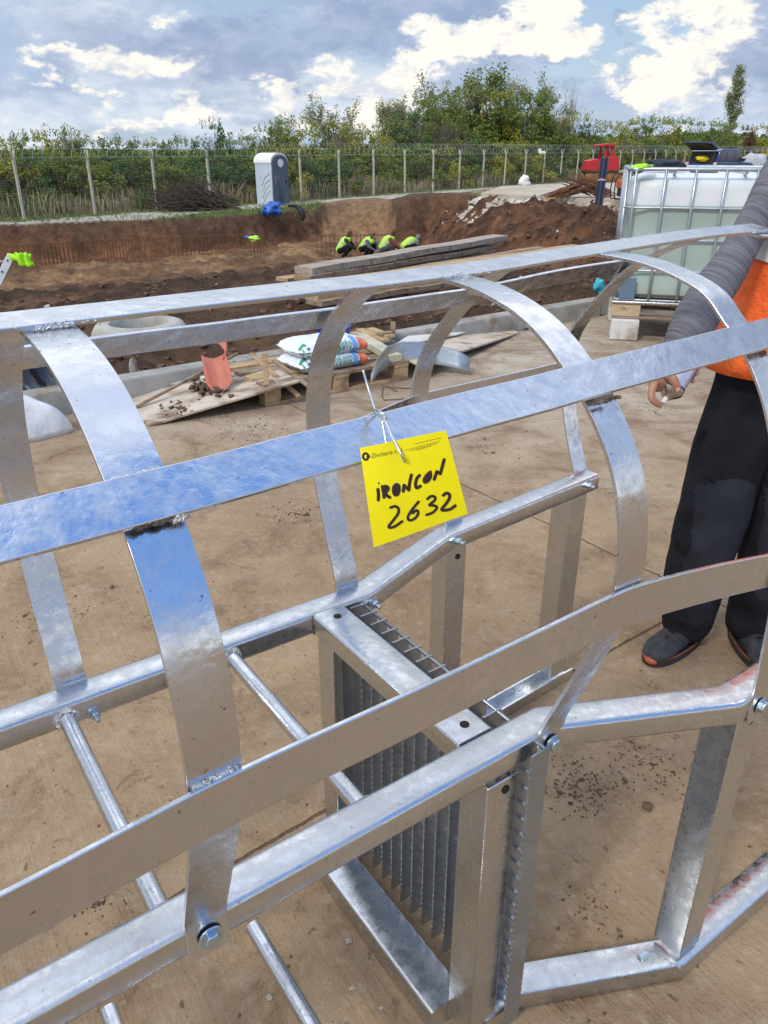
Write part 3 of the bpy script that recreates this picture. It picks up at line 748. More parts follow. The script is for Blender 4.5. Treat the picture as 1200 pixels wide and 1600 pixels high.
base = t.mix(t.math('MULTIPLY', t.ramp(medn, .57, .72), .75), base, (.19, .110, .055, 1))
base = t.mix(t.math('MULTIPLY', t.ramp(t.math('ADD', medn, t.math('MULTIPLY', fin, .6)), .98, 1.10), .75), base, (.10, .058, .032, 1))
base = t.mix(t.math('MULTIPLY', t.ramp(br, .50, .70), t.ramp(medn, .35, .65, .26, .04)), base, (.46, .39, .29, 1))
base = t.mix(t.math('MULTIPLY', t.ramp(t.noise(o_, 1.4, 7, .7, .8), .56, .70), .55), base, (.15, .095, .055, 1))
base = t.mix(t.math('MULTIPLY', t.ramp(fin, .50, .66), .38), base, (.46, .38, .28, 1))
base = t.mix(t.math('MULTIPLY', t.ramp(gran, .58, .68), .6), base, (.12, .08, .05, 1))
smear = t.noise(t.mapping(o_, (1.0, 5.5, 1), (0, 0, -R(37))), .9, 6, .68, .5)
base = t.mix(t.math('MULTIPLY', t.ramp(smear, .55, .70), t.ramp(yy, 1.5, 5, .35, .6)), base, (.20, .14, .09, 1))
spot = t.noise(o_, 8.5, 7, .75, .5); spot2 = t.noise(t.mapping(o_, (1, 1, 1), (0, 0, 1.1)), 21, 6, .7, .3)
base = t.mix(t.math('MULTIPLY', t.ramp(spot, .58, .68), .6), base, (.14, .09, .055, 1))
base = t.mix(t.math('MULTIPLY', t.ramp(spot2, .62, .68), .75), base, (.10, .062, .036, 1))
base = t.mix(t.math('MULTIPLY', t.ramp(spot, .30, .42, 1, 0), .35), base, (.46, .40, .32, 1))
# shuttered joints : thin dark lines across and along
kk = t.mapping(o_, (1, 1, 1), (0, 0, -R(37.2)), (0, 0, 0)); kx, ky, kz = t.sep(kk)
def line(c_, pos, wd):
    q = t.math('ABSOLUTE', t.math('SUBTRACT', t.math('ADD', c_, t.math('MULTIPLY', t.math('SUBTRACT', t.noise(o_, 2.0, 6, .7), .5), .05)), pos)); return t.ramp(q, wd * .4, wd, 1, 0)
joint = t.math('MAXIMUM', line(ky, 1.22, .006), line(kx, 2.42, .005))
joint = t.math('MULTIPLY', joint, t.ramp(fin, .35, .5))
base = t.mix(t.math('MULTIPLY', joint, .75), base, (.09, .055, .03, 1))
t.put(b.inputs['Base Color'], base); b.inputs['Roughness'].default_value = .9; b.inputs['Specular IOR Level'].default_value = .25
h = t.math('ADD', t.math('MULTIPLY', br, .40), t.math('MULTIPLY', br2, .25)); h = t.math('ADD', h, t.math('MULTIPLY', fin, .9)); h = t.math('ADD', h, t.math('MULTIPLY', t.ramp(medn, .5, .75), 1.2)); h = t.math('ADD', h, t.math('MULTIPLY', gran, .25)); h = t.math('SUBTRACT', h, t.math('MULTIPLY', joint, 1.2))
bn = t.node('ShaderNodeBump'); bn.inputs['Strength'].default_value = .9; bn.inputs['Distance'].default_value = .009
t.put(bn.inputs['Height'], h); t.l.new(bn.outputs[0], b.inputs['Normal']); M_conc = m
kp = lambda a, n_, z=0: K0 + KD * a + KN * n_ + ZZ * z
slab = MB().loft([[kp(-40, -40, z), kp(40, -40, z), kp(40, -.004, z), kp(-40, -.004, z)] for z in (-.2, 0)])
slab.build('concrete_slab', M_conc, kind='structure')
# kerb stones
M_kerb = mat('kerb_concrete', (.36, .35, .32), (.25, .24, .22), 4, .85, bump=.3, bscale=60, c3=(.20, .15, .10), s3=3)
mb = MB(); a = -14.3
while a < 6.0:
    j = random.uniform(-.003, .003); z1 = .158 + random.uniform(-.004, .004)
    mb.loft([[kp(a + .006, -.0 + j, z), kp(a + .992, 0 + j, z), kp(a + .992, .15, z), kp(a + .006, .15, z)] for z in (-.10, z1 - .02)] + [[kp(a + .006, .012 + j, z1), kp(a + .992, .012 + j, z1), kp(a + .992, .15, z1), kp(a + .006, .15, z1)]])
    a += 1.0
mb.build('kerb', M_kerb, kind='structure', bevel=.006)
# far slab with a broken edge
M_conc2 = mat('far_concrete', (.50, .45, .37), (.38, .33, .26), .8, .9, bump=.3, bscale=12, c3=(.42, .30, .17), s3=.6)
def jag(P, st=.5):
    out = []
    for i in range(3):
        a, b = P[i], P[i + 1]; n = int((b - a).length / st)
        for k in range(n): out.append(a.lerp(b, k / n) + Vector((random.uniform(-.06, .06), random.uniform(-.10, .10), 0)))
    return out + list(P[3:])
FJ = jag(FS)
MB().loft([[Vector((p.x, p.y, z)) for p in FJ] for z in (-.24, 0)]).build('far_concrete_slab', M_conc2, kind='structure')
# loose clods and pebbles on the slab
def rock(mb, p, r, mi=0, fl=.6):
    q = Vector((random.random() * 9, random.random() * 9, random.random() * 9)); rot = Matrix.Rotation(random.random() * 6, 3, 'Z'); n0 = len(mb.v)
    mb.sphere((0, 0, 0), 1, 5, 4, mi)
    for i in range(n0, len(mb.v)):
        v = Vector(mb.v[i]); v *= .85 + .9 * noise.noise(v * 1.7 + q) + random.uniform(-.18, .18); v = rot @ Vector((v.x * r, v.y * r * random.uniform(.75, .8), v.z * r * fl)); mb.v[i] = tuple(v + p)
peb = MB()
for i in range(7500):
    d_ = abs(random.gauss(0, 1)); x = random.uniform(-3, 4); y = random.uniform(.3, 7)
    if kd(x, y) > -.1: continue
    if noise.noise(Vector((x * 1.3, y * 1.3, 5))) < random.uniform(-.35, .35): continue
    r = random.choice([.001, .0015, .002, .002, .003, .004]) * random.uniform(.7, 1.4); rock(peb, Vector((x, y, r * .3)), r, random.choice([0, 0, 0, 1]))
for (px, py, r) in ((175, 918, .016), (770, 708, .017), (828, 1312, .011), (880, 1290, .006), (420, 1560, .010), (545, 1470, .010), (595, 1575, .007), (550, 1545, .008), (1010, 1260, .02), (875, 1240, .012), (480, 805, .02)):
    p = G(px, py); rock(peb, p + ZZ * r * .2, r, 0 if r > .0105 else 1, .35)
for (px, py, n_, sp) in ((900, 1230, 90, .05), (1010, 1200, 60, .06), (400, 670, 90, .13), (350, 650, 60, .10), (460, 800, 50, .06), (930, 1420, 25, .04), (90, 960, 50, .07), (150, 1400, 30, .03), (770, 700, 20, .08), (1020, 640, 20, .06)):
    c0 = G(px, py)
    for i in range(n_ * 3):
        r = random.uniform(.0008, .0045) * (1 if random.random() < .93 else 2); rock(peb, c0 + Vector((random.gauss(0, sp), random.gauss(0, sp), r * .3)), r, 0)
M_clod = mat('soil_clod', (.14, .085, .05), (.08, .05, .03), 30, .95); M_peb = mat('pebble', (.42, .37, .30), (.30, .26, .2), 30, .9)
peb.build('pebbles', [M_clod, M_peb], kind='stuff', label='small pebbles and crumbs of soil scattered over the slab', cat='pebbles')
# clods on the dug ground behind the kerb
cl_ = MB()
for i in range(9000):
    t_ = random.random() ** 1.6; d_ = .25 + t_ * 14; a_ = random.uniform(-9 - d_, 5 + d_); p = kp(a_, d_)
    if abs(p.x) > p.y * .62 + 1 or p.y > 24: continue
    z, _ = terrain(p.x, p.y); r = random.choice([.008, .012, .016, .02, .03, .045]) * random.uniform(.7, 1.3) * (1 + d_ * .06); rock(cl_, Vector((p.x, p.y, z + r * .15)), r, 0 if random.random() < .985 else 1, .6)
for hx, hy, hr, ht in heaps:
    for i in range(420):
        a_ = random.random() * 6.28; q = math.sqrt(random.random()) * hr * 1.2; x, y = hx + q * math.cos(a_), hy + q * math.sin(a_)
        if kd(x, y) < .3: continue
        z, _ = terrain(x, y); r = random.uniform(.02, .10) * random.random() ** .6; rock(cl_, Vector((x, y, z + r * .1)), r, 0 if random.random() < .97 else 1, .6)
M_clod2 = mat('clay_clod', (.15, .080, .045), (.07, .040, .025), 4, .95, bump=.6, bscale=20); M_stone = mat('pale_stone', (.55, .50, .42), (.42, .36, .28), 5, .9)
cl_.build('clods', [M_clod2, M_stone], kind='stuff', label='clods of brown clay and pale stones over the dug ground', cat='clods')
# broken concrete below the far slab edge
rb = MB()
for i in range(1100):
    t_ = random.random(); k = random.random(); a, b = (FS[0], FS[1]) if t_ < .4 else ((FS[1], FS[2]) if t_ < .75 else (FS[2], FS[3])); p = a.lerp(b, random.random())
    out = Vector((-.6, -.8, 0)); p = p + out * (.05 + k * 1.5); z = -.16 - k * .85
    s_ = random.uniform(.05, .30); q = Matrix.Rotation(random.uniform(0, 6.28), 3, 'Z') @ Matrix.Rotation(random.uniform(-.9, .9), 3, 'X') @ Matrix.Rotation(random.uniform(-.6, .6), 3, 'Y')
    rb.box((p.x, p.y, z), (s_ * 1.3, s_, s_ * random.uniform(.3, .6)), q, 0, random.uniform(.6, .95))
M_rub = mat('broken_concrete', (.58, .54, .47), (.38, .33, .27), 2.2, .95, bump=.5, bscale=12, c3=(.22, .16, .10), s3=1.5)
rb.build('concrete_rubble', M_rub, kind='stuff', label='heap of broken grey concrete below the edge of the far slab', cat='rubble', bevel=.01, seg=1)
# ================================================================== things lying on the slab by the kerb
M_wood = mat('raw_pine', (.50, .36, .20), (.40, .27, .14), 6, .8, bump=.3, bscale=40, stretch=(1, 6, 6), c3=(.26, .16, .09), s3=2)
M_woodd = mat('weathered_board', (.36, .27, .18), (.24, .17, .11), 4, .85, bump=.4, bscale=40, stretch=(1, 8, 8), c3=(.14, .09, .06), s3=1.5)
M_woodg = mat('grey_board', (.48, .46, .43), (.36, .33, .29), 4, .85, bump=.3, bscale=40, stretch=(1, 8, 8), c3=(.26, .19, .13), s3=1.5)
M_ply = mat('dirty_plywood', (.56, .49, .41), (.42, .34, .25), 5, .75, bump=.3, bscale=30, stretch=(1, 2, 2), c3=(.20, .13, .08), s3=4)
M_plyw = mat('white_faced_plywood', (.66, .65, .64), (.52, .47, .40), 3, .6, bump=.15, bscale=30, c3=(.32, .22, .14), s3=2.0)
def board(name, c4, th, mats, label, cat, sub=10, sag=0.0, noise_=.004, parent=None, group=None):
    """a sheet through four world corners (a,b along the near edge; c,d far) with thickness"""
    a, b, c_, d = [Vector(q) for q in c4]; n = (b - a).cross(d - a).normalized()
    if n.z < 0: n = -n
    vs = []; fs = []; N = sub
    for l in (0, 1):
        for j in range(5):
            for i in range(N + 1):
                u_, v_ = i / N, j / 4; p = a.lerp(b, u_).lerp(d.lerp(c_, u_), v_)
                p = p + n * (-th * l) + ZZ * (noise_ * noise.noise(p * 2.5) - sag * math.sin(u_ * math.pi)); vs.append(p)
    M_ = (N + 1) * 5
    for l in (0, 1):
        for j in range(4):
            for i in range(N): q = l * M_ + j * (N + 1) + i; fs.append((q, q + 1, q + N + 2, q + N + 1))
    e = [i for i in range(N + 1)] + [j * (N + 1) + N for j in range(1, 5)] + [4 * (N + 1) + i for i in range(N - 1, -1, -1)] + [j * (N + 1) for j in range(3, 0, -1)]
    for i in range(len(e)): q, r_ = e[i], e[(i + 1) % len(e)]; fs.append((q, r_, r_ + M_, q + M_))
    return MB().add(vs, fs).build(name, mats, parent, bevel=.0015, label=label, cat=cat, group=group, origin=(a + c_) / 2)
# pallet
PD = (G(640, 592) - G(415, 635)).normalized(); PN = Vector((-PD.y, PD.x, 0)); PO = G(415, 636)
pl = empty('pallet', PO + PD * .58 + PN * .4, 'wooden pallet on the slab beside the kerb carrying two filled sacks', 'pallet')
def pp(a, n_, z): return PO + PD * a + PN * n_ + ZZ * z
def pbox(a0, a1, n0, n1, z0, z1): return [[pp(a0, n0, z), pp(a1, n0, z), pp(a1, n1, z), pp(a0, n1, z)] for z in (z0, z1)]
PL = 1.14
for n0 in (0, .35, .70):
    MB().loft(pbox(0, PL, n0, n0 + .10, 0, .022)).build('bottom_board', M_wood, pl, bevel=.002)
    for a0 in (.0, .52, PL - .12): MB().loft(pbox(a0 + .002, a0 + .118, n0 + .003, n0 + .095, .022, .098)).build('block', M_wood, pl, bevel=.003)
for a0 in (.0, .52, PL - .12): MB().loft(pbox(a0, a0 + .12, 0, .80, .098, .120)).build('stringer_board', M_wood, pl, bevel=.002)
for k in range(5): MB().loft(pbox(-.005, PL, k * .172, k * .172 + .112, .1205, .143)).build('deck_board', M_wood if k % 2 else M_woodd, pl, bevel=.002)
# two sacks
M_bag = mat('woven_sack_plastic', (.72, .76, .82), (.62, .66, .73), 5, .4, bump=.25, bscale=18); M_grn = mat('green_sack_print', (.02, .30, .16), (.03, .24, .13), 8, .5)
M_blu = mat('blue_sack_print', (.08, .22, .60), (.15, .38, .75), 8, .5); M_redp = mat('red_sack_print', (.60, .10, .07), (.75, .25, .10), 30, .5)
def sack(a0, n0, z0, la, wn, h, txt, label, seed):
    def sp(u_, v_, top):
        # superellipsoid pillow, u,v in -1..1
        eu = (1 - abs(u_) ** 4) ** .45 if abs(u_) < 1 else 0; ev = (1 - abs(v_) ** 4) ** .36 if abs(v_) < 1 else 0
        k = eu * ev; z = z0 + h * (.42 + (.58 * k if top else -.42 * k ** .5)); wv_ = .012 * noise.noise(Vector((u_ * 1.5, v_ * 1.5, seed))) + .006 * noise.noise(Vector((u_ * 6, v_ * 3.5, seed * 2)))
        return pp(a0 + (u_ * .5 + .5) * la + wv_, n0 + (v_ * .5 + .5) * wn + wv_, max(z, z0) + (wv_ if top else 0))
    mb = MB(); N = 22; Mv = 14
    for top in (1, 0): 
        vs = [sp(-1 + 2 * i / N, -1 + 2 * j / Mv, top) for j in range(Mv + 1) for i in range(N + 1)]
        mb.add(vs, [(j * (N + 1) + i, j * (N + 1) + i + 1, (j + 1) * (N + 1) + i + 1, (j + 1) * (N + 1) + i) for j in range(Mv) for i in range(N)])
    o = mb.build('sack', M_bag, None, smooth=True, label=label, cat='sack', group='sacks stacked on the pallet', origin=pp(a0 + la / 2, n0 + wn / 2, z0))
    # prints lie 1 mm off the front face
    def fr(u_, f):   # point just off the near face: u along, f 0 bottom .. 1 top
        q = sp(u_, -1 + .10 * (.30 - f) / .30, 0) if f < .30 else sp(u_, -1 + .50 * ((f - .30) / .70) ** 1.6, 1)
        return q - PN * .004 + ZZ * (.0035 if f > .5 else .001)
    def patch(u0, u1, f0, f1, m_, nm):
        n_ = 8; vs = [fr(u0 + (u1 - u0) * i / n_, f0 + (f1 - f0) * j / n_) for j in range(n_ + 1) for i in range(n_ + 1)]
        MB().add(vs, [(j * (n_ + 1) + i, j * (n_ + 1) + i + 1, (j + 1) * (n_ + 1) + i + 1, (j + 1) * (n_ + 1) + i) for j in range(n_) for i in range(n_)]).build(nm, m_, o, smooth=True)
    MB().loft([[fr(u_, 0), fr(u_, .5), fr(u_, 1.0)] for u_ in (-.80, -.74)], closed_ring=False).build('green_band', M_grn, o)
    MB().loft([[fr(u_, f), fr(u_ , f + .14)] for u_, f in ((-.97, .70), (-.86, .80), (-.74, .86))], closed_ring=False).build('green_band', M_grn, o)
    MB().loft([[fr(-.94, f), fr(-.91, f)] for f in (.1, .4, .75)], closed_ring=False).build('green_band', M_grn, o)
    patch(.48, .60, .05, .98, M_blu, 'blue_band'); patch(.66, .90, .15, .85, M_redp, 'red_picture')
    vs, fs = text_mesh(txt, 1); mx_ = max(v.x for v in vs)
    MB().add([fr(-.36 + v.x / mx_ * .80, .30 + v.y * .62) + PN * -.002 for v in vs], fs).build('lettering', M_grn, o)
    return o
sack(.30, .05, .144, .55, .36, .098, 'Maxoelasto', 'lower of the two white sacks with green lettering on the pallet', 1)
sack(.315, .075, .236, .55, .36, .098, 'operpado', 'upper of the two white sacks with green lettering on the pallet', 5)
# blue bucket behind the sacks
p = W(522, 545, 5.85); p.z = .01
bk = empty('bucket', p, 'dark blue plastic bucket standing behind the white sacks', 'bucket'); M_blue = mat('blue_plastic', (.01, .035, .38), (.01, .03, .30), 5, .35)
MB().lathe(p, [(0, 0), (.11, 0), (.128, .27), (.135, .27), (.135, .285), (.124, .285), (.106, .01), (0, .01)], 28).build('body', M_blue, bk, smooth=True, autos=40)
MB().tube([p + Vector((.13 * math.cos(a), .13 * math.sin(a), .27 - .10 * math.sin(a) * -1 * 0 - .05 * abs(math.sin(a)))) for a in [j * math.pi / 10 for j in range(11)]], .0025, 6).build('handle', M_galv2, bk, smooth=True)
# plywood sheets
board('plywood_sheet', [G(232, 664, .012), G(470, 594, .165), G(440, 566, .16), G(188, 622, .02)], .014, M_ply, 'long muddy plywood sheet propped from the slab onto the pallet, under the red shovel', 'plywood')
board('plywood_sheet', [G(196, 612, .05), G(330, 590, .10), G(525, 560, .16), G(200, 603, .07)], .012, M_plyw, 'thin white-faced plywood strip lying against the kerb behind the shovel', 'plywood')
board('plywood_sheet', [G(360, 588, .12), G(560, 556, .16), G(560, 532, .13), G(345, 560, .10)], .012, M_ply, 'plywood sheet behind the sacks, its far edge touching the kerb', 'plywood')
board('plywood_sheet', [G(655, 570, .13), G(812, 519, .012), G(770, 506, .012), G(600, 545, .12)], .016, M_ply, 'dirty plywood sheet sloping from the pallet down to the right', 'plywood')
board('plywood_sheet', [G(610, 542, .150), G(715, 522, .085), G(775, 504, .05), G(650, 517, .12)], .012, M_plyw, 'white-faced plywood offcut lying on the sloping sheet near the kerb', 'plywood')
# concrete block slab pale plank beside the sacks
a, b = G(560, 525, .19), G(618, 560, .17); q = MB().bar(a, b, .10, .05); q.build('timber_batten', mat('pale_batten', (.55, .50, .38), (.46, .40, .28), 8, .8, c3=(.35, .40, .30), s3=5), None, bevel=.003, label='pale square timber lying across the pallet end', cat='timber', origin=(a + b) / 2)
# stack of short splintered boards
for i, (x0, y0, x1, y1, z, lb) in enumerate(((552, 520, 588, 534, .17, 'leftmost'), (562, 515, 603, 533, .185, 'second from the left'), (578, 514, 611, 526, .20, 'second from the right'), (592, 522, 612, 520, .21, 'rightmost and darkest'))):
    a, b = G(x0, y0, z), G(x1, y1, z)
    mb = MB(); mb.sweep([a, a.lerp(b, .6), b], [(-.035, -.011), (.035, -.011), (.035, .011), (-.035, .011)])
    mb.build('broken_board', M_wood if i < 3 else M_woodd, None, bevel=.002, label='short broken board on the offcut heap by the kerb, ' + lb, cat='board', group='short broken boards by the kerb', origin=(a + b) / 2)
a, b = G(614, 527, .2), G(615, 509, .2); MB().bar(G(614, 527, .14), G(614, 527, .14) + Vector((.0, .02, .12)), .04, .02, up=Vector((0, 1, 0))).build('wood_stub', M_woodd, None, bevel=.002, label='upright brown wood stub at the end of the broken boards', cat='board')
# wooden laths around the pallet
def lath(p0, p1, w_, t_, label, m_=M_wood):
    MB().bar(p0, p1, w_, t_).build('wooden_lath', m_, None, bevel=.0015, label=label, cat='lath', group='thin wooden laths around the pallet', origin=(p0 + p1) / 2)
lath(G(212, 636, .03), G(372, 552, .27), .022, .016, 'long thin round-edged stick leaning across the red shovel blade', M_woodd)
lath(G(392, 552, .27), G(468, 620, .05), .035, .014, 'lath sloping down from upper left across the pallet corner')
p0 = G(419, 634, 0.0); MB().bar(p0 + Vector((0, 0, .002)), p0 + Vector((-.006, .03, .335)), .033, .012, up=Vector((0, -1, .1))).build('wooden_lath', M_wood, None, bevel=.0015, label='lath standing upright against the pallet corner', cat='lath', group='thin wooden laths around the pallet', origin=p0)
lath(G(428, 563, .2), G(482, 603, .15), .03, .014, 'dark lath lying on the pallet just left of the sacks', M_woodd)
# red shovel
M_red = mat('faded_red_shovel', (.52, .16, .10), (.40, .13, .09), 9, .6, bump=.2, bscale=30, c3=(.20, .13, .09), s3=9)
p = W(343, 612, 4.82); sh = empty('shovel', p, 'worn red shovel blade with a snapped socket stuck in the mud on the plywood', 'shovel')
def shp(px, py, dY=0): return W(px, py, 4.80 + (616 - py) / 60 * .13 + dY)
rings = []
for f, (xl, xr, y) in enumerate(((314, 352, 556), (317, 357, 570), (319, 361, 585), (322, 364, 598), (330, 357, 610), (340, 350, 616))):
    row = []
    for k in range(9):
        u_ = k / 8; yy_ = y + (6 * math.sin(u_ * math.pi) if f == 0 else 0) - (u_ * 4)
        row.append(shp(xl + (xr - xl) * u_, yy_, .05 * math.sin(u_ * math.pi) - f * .012))
    rings.append(row)
mb = MB().loft(rings, closed_ring=False); bl = mb.build('blade', M_red, sh, smooth=True); sm = bl.modifiers.new('t', 'SOLIDIFY'); sm.thickness = .004
mb = MB().loft([[shp(347, 562), shp(353, 560)], [shp(351, 548), shp(355, 546)], [shp(341, 536), shp(354, 532)], [shp(336, 534, .02), shp(350, 530, .02)]], closed_ring=False); ss = mb.build('socket', M_red, sh, smooth=True); ss.modifiers.new('t', 'SOLIDIFY').thickness = .006
mb = MB()
for i in range(170): c0 = G(335 + random.gauss(0, 14), 603 + random.gauss(0, 6), .09 + random.uniform(0, .02)); rock(mb, c0, random.uniform(.008, .035), 0, .5)
for i in range(40): c0 = G(280 + random.gauss(0, 12), 636 + random.gauss(0, 5), .05); rock(mb, c0, random.uniform(.006, .022), 0, .5)
mb.build('mud_spill', M_clod, smooth=True, kind='stuff', label='dark mud spilled on the plywood around the shovel', cat='mud')
# bent grey sheet metal
M_zinc = mat('dull_zinc_sheet', (.42, .45, .46), (.30, .33, .34), 4, .42, .75, bump=.15, bscale=8, c3=(.42, .30, .18), s3=3, stretch=(1, 1, 4))
bp_ = [(579, 598), (590, 584), (606, 572), (630, 567), (660, 567), (690, 571), (715, 576), (734, 582)]; rings = []
for i, (px, py) in enumerate(bp_):
    zz = (.135, .13, .13, .12, .09, .07, .05, .03)[i]; b0 = G(px, py, zz); hgt = (.03, .09, .12, .13, .13, .12, .11, .09)[i]
    rings.append([b0 + Vector((0, .10 * k / 4 + .03 * math.sin(k / 4 * math.pi), hgt * math.sin(k / 4 * math.pi * .5))) for k in range(5)])
o = MB().loft(rings, closed_ring=False).build('curved_metal_sheet', M_zinc, None, smooth=True, label='dull grey curved sheet of metal leaning on the right end of the pallet', cat='sheet metal', origin=G(650, 580, .05)); o.modifiers.new('t', 'SOLIDIFY').thickness = .004
# bent rusty wire on the slab
M_rust = mat('rusty_steel', (.22, .10, .045), (.13, .065, .035), 14, .85, .2, bump=.3, bscale=40)
pts = [G(x, y, .006) for x, y in ((622, 612), (612, 607), (605, 604), (598, 606), (597, 618), (600, 625), (633, 623), (640, 622), (650, 609), (645, 607), (622, 606), (614, 606))]
MB().tube(pts, .0035, 6).build('bent_rebar_loop', M_rust, None, smooth=True, label='bent loop of thin rusty bar lying on the slab before the pallet', cat='rebar', origin=pts[0])
# rubber boots
M_rub2 = mat('dark_rubber', (.02, .035, .055), (.035, .05, .07), 6, .4, bump=.1)
def boot(toe, heel, h, label, lean):
    p = (toe + heel) / 2; p.z = 0; e = empty('rubber_boot', p, label, 'boot', 'rubber boots by the kerb'); f = (toe - heel); f.z = 0; Lf = f.length; f.normalize(); s_ = Vector((-f.y, f.x, 0))
    rings = []
    for (a, z, rx, ry) in ((.0, h, .07, .075), (.01, h * .7, .065, .068), (.02, h * .45, .058, .055), (.05, .13, .062, .050), (.085, .095, .085, .048)):
        cpt = heel + f * (a + .06) + s_ * 0 + lean * (z / h); rings.append([cpt + ZZ * z + f * (rx * math.cos(q)) + s_ * (ry * math.sin(q)) for q in [k * math.pi / 8 for k in range(16)]])
    MB().loft(rings).build('shaft', M_rub2, e, smooth=True, autos=60)
    mb = MB(); limb(mb, [heel + f * .05 + ZZ * .055, heel + f * .15 + ZZ * .062, heel + f * (Lf - .05) + ZZ * .045], [.052, .055, .043], 14)
    remesh_parts(mb, 'foot', M_rub2, .008, 3, e)
    MB().loft([[heel + f * (Lf * .5 + .5 * (Lf + .01) * math.cos(q)) + s_ * (.048 * math.sin(q)) + ZZ * z for q in [k * math.pi / 10 for k in range(20)]] for z in (0.001, .022)]).build('sole', mat('black_sole', (.015, .015, .015), (.02, .02, .02), 5, .8), e, bevel=.003)
boot(G(90, 624), G(56, 618), .36, 'far rubber boot of the dark pair standing by the kerb', Vector((-.03, .04, 0)))
boot(G(78, 636), G(38, 628), .34, 'near rubber boot of the dark pair, its toe beside the white bag', Vector((-.06, -.02, 0)))
# straw broom head
M_straw = mat('straw', (.42, .36, .20), (.30, .24, .12), 12, .9); p = G(116, 636)
bm_ = empty('broom', p, 'straw broom head standing upside down by the kerb', 'broom'); mb = MB()
for i in range(260):
    a = random.uniform(-1, 1); d_ = random.uniform(-.5, .5); b0 = p + Vector((a * .080, d_ * .05, .004)); t0 = p + Vector((a * .030 - .015, d_ * .03, .20 + random.uniform(-.02, .03))); mid = b0.lerp(t0, .5) + Vector((a * .035, 0, 0))
    mb.tube([b0, mid, t0], .0028, 4)
mb.build('bristles', M_straw, bm_)
tw = MB().tube([p + Vector((-.015 + .034 * math.cos(a), .022 * math.sin(a), .17)) for a in [k * math.pi / 8 for k in range(16)]], .004, 6, closed=True); tw.build('binding', M_woodd, bm_, smooth=True)
# white plastic bag
M_pbag = mat('white_plastic_film', (.74, .75, .76), (.66, .67, .68), 4, .45, bump=.5, bscale=9, bdist=.03)
c0 = G(52, 690); mb = MB(); rings = []
prof = [(105, 681), (100, 672), (78, 640), (55, 626), (42, 620), (10, 625), (-30, 640)]
N = 30; vs = []
for j in range(15):
    a = j / 14
    for i in range(N):
        b = 2 * math.pi * i / N; rx = .34 * math.cos(a * math.pi / 2) ** .7; r_ = rx * (1 + .16 * math.sin(3 * b + 1) * (1 - a) + .08 * math.sin(7 * b + 4 * a)); z = .30 * math.sin(a * math.pi / 2) * (1 - .25 * math.cos(b - .4))
        p = c0 + Vector((-.22 + r_ * math.cos(b) * .95, .12 + r_ * math.sin(b) * .62, z)); p += Vector((0, 0, 1)) * .03 * noise.noise(p * 6) * (a > .05) + Vector((1, 0, 0)) * .02 * noise.noise(p * 8 + Vector((3, 3, 3))); p.z = max(p.z, .002); vs.append(p)
fs = [(j * N + i, j * N + (i + 1) % N, (j + 1) * N + (i + 1) % N, (j + 1) * N + i) for j in range(14) for i in range(N)]
MB().add(vs, fs + [tuple(14 * N + i for i in range(N)), tuple(range(N - 1, -1, -1))]).build('plastic_bag', M_pbag, None, smooth=True, label='crumpled translucent white bag on the slab before the boots', cat='bag', origin=c0)
# crumpled dirty cloth on the kerb
M_rag = mat('muddy_cloth', (.36, .35, .30), (.20, .13, .07), 9, .9, bump=.6, bscale=30)
def crumple(c0, sz, m_, name, label, cat, seed=0, n=16, amp=.5):
    mb = MB(); mb.sphere((0, 0, 0), 1, n, n - 4); V_ = []
    for v in mb.v:
        v = Vector(v); k = 1 + amp * noise.noise(v * 1.9 + Vector((seed, 0, 0))) + amp * .5 * noise.noise(v * 4.5 + Vector((0, seed, 0)))
        V_.append(c0 + Vector((v.x * sz[0] * k, v.y * sz[1] * k, v.z * sz[2] * k)))
    mb.v = V_; return mb.build(name, m_, None, smooth=True, label=label, cat=cat, origin=c0)
crumple(G(209, 586, .10), (.035, .03, .11), M_rag, 'rag', 'mud-caked cloth hanging over the kerb at the left end of the boards', 'rag', 3)
crumple(G(196, 592, .03) , (.05, .03, .025), M_rag, 'rag', 'small muddy scrap at the foot of the kerb', 'rag', 8)
# concrete manhole cone behind the kerb
M_ring = mat('cast_concrete', (.44, .43, .39), (.33, .32, .28), 5, .85, bump=.25, bscale=50, c3=(.24, .20, .14), s3=2)
p = W(217, 500, 6.85); p.z = -.17
mc = empty('manhole_ring', p, 'round concrete manhole cone standing in the soil behind the kerb', 'manhole ring')
MB().lathe(p, [(.30, .0), (.44, 0), (.44, .10), (.41, .22), (.375, .275), (.335, .290), (.33, .283), (.30, .292), (.262, .288), (.25, .27), (.25, .02)], 48, closed=True).build('cone', M_ring, mc, smooth=True, autos=40)
mb = MB()
for i in range(16): mb.box(p + Vector((-.115 + random.uniform(-.05, .05), -.435 + .0, .08 + random.uniform(-.012, .018))), (.05, .014, .012), random.uniform(-.3, .3))
# spray marks on the cone
mk = MB(); 
for (a0, a1, z0) in ((-105, -98, .145), (-108, -96, .125), (-101, -95, .155)):
    row = [[p + Vector((rr * math.cos(R(a)), rr * math.sin(R(a)), z)) for z, rr in ((z0, .4385), (z0 + .014, .4345))] for a in (a0, (a0 + a1) / 2, a1)]; mk.loft(row, closed_ring=False)
mk.build('yellow_mark', mat('yellow_spray', (.55, .45, .05), (.35, .3, .1), 30, .7), kids(mc)[0])
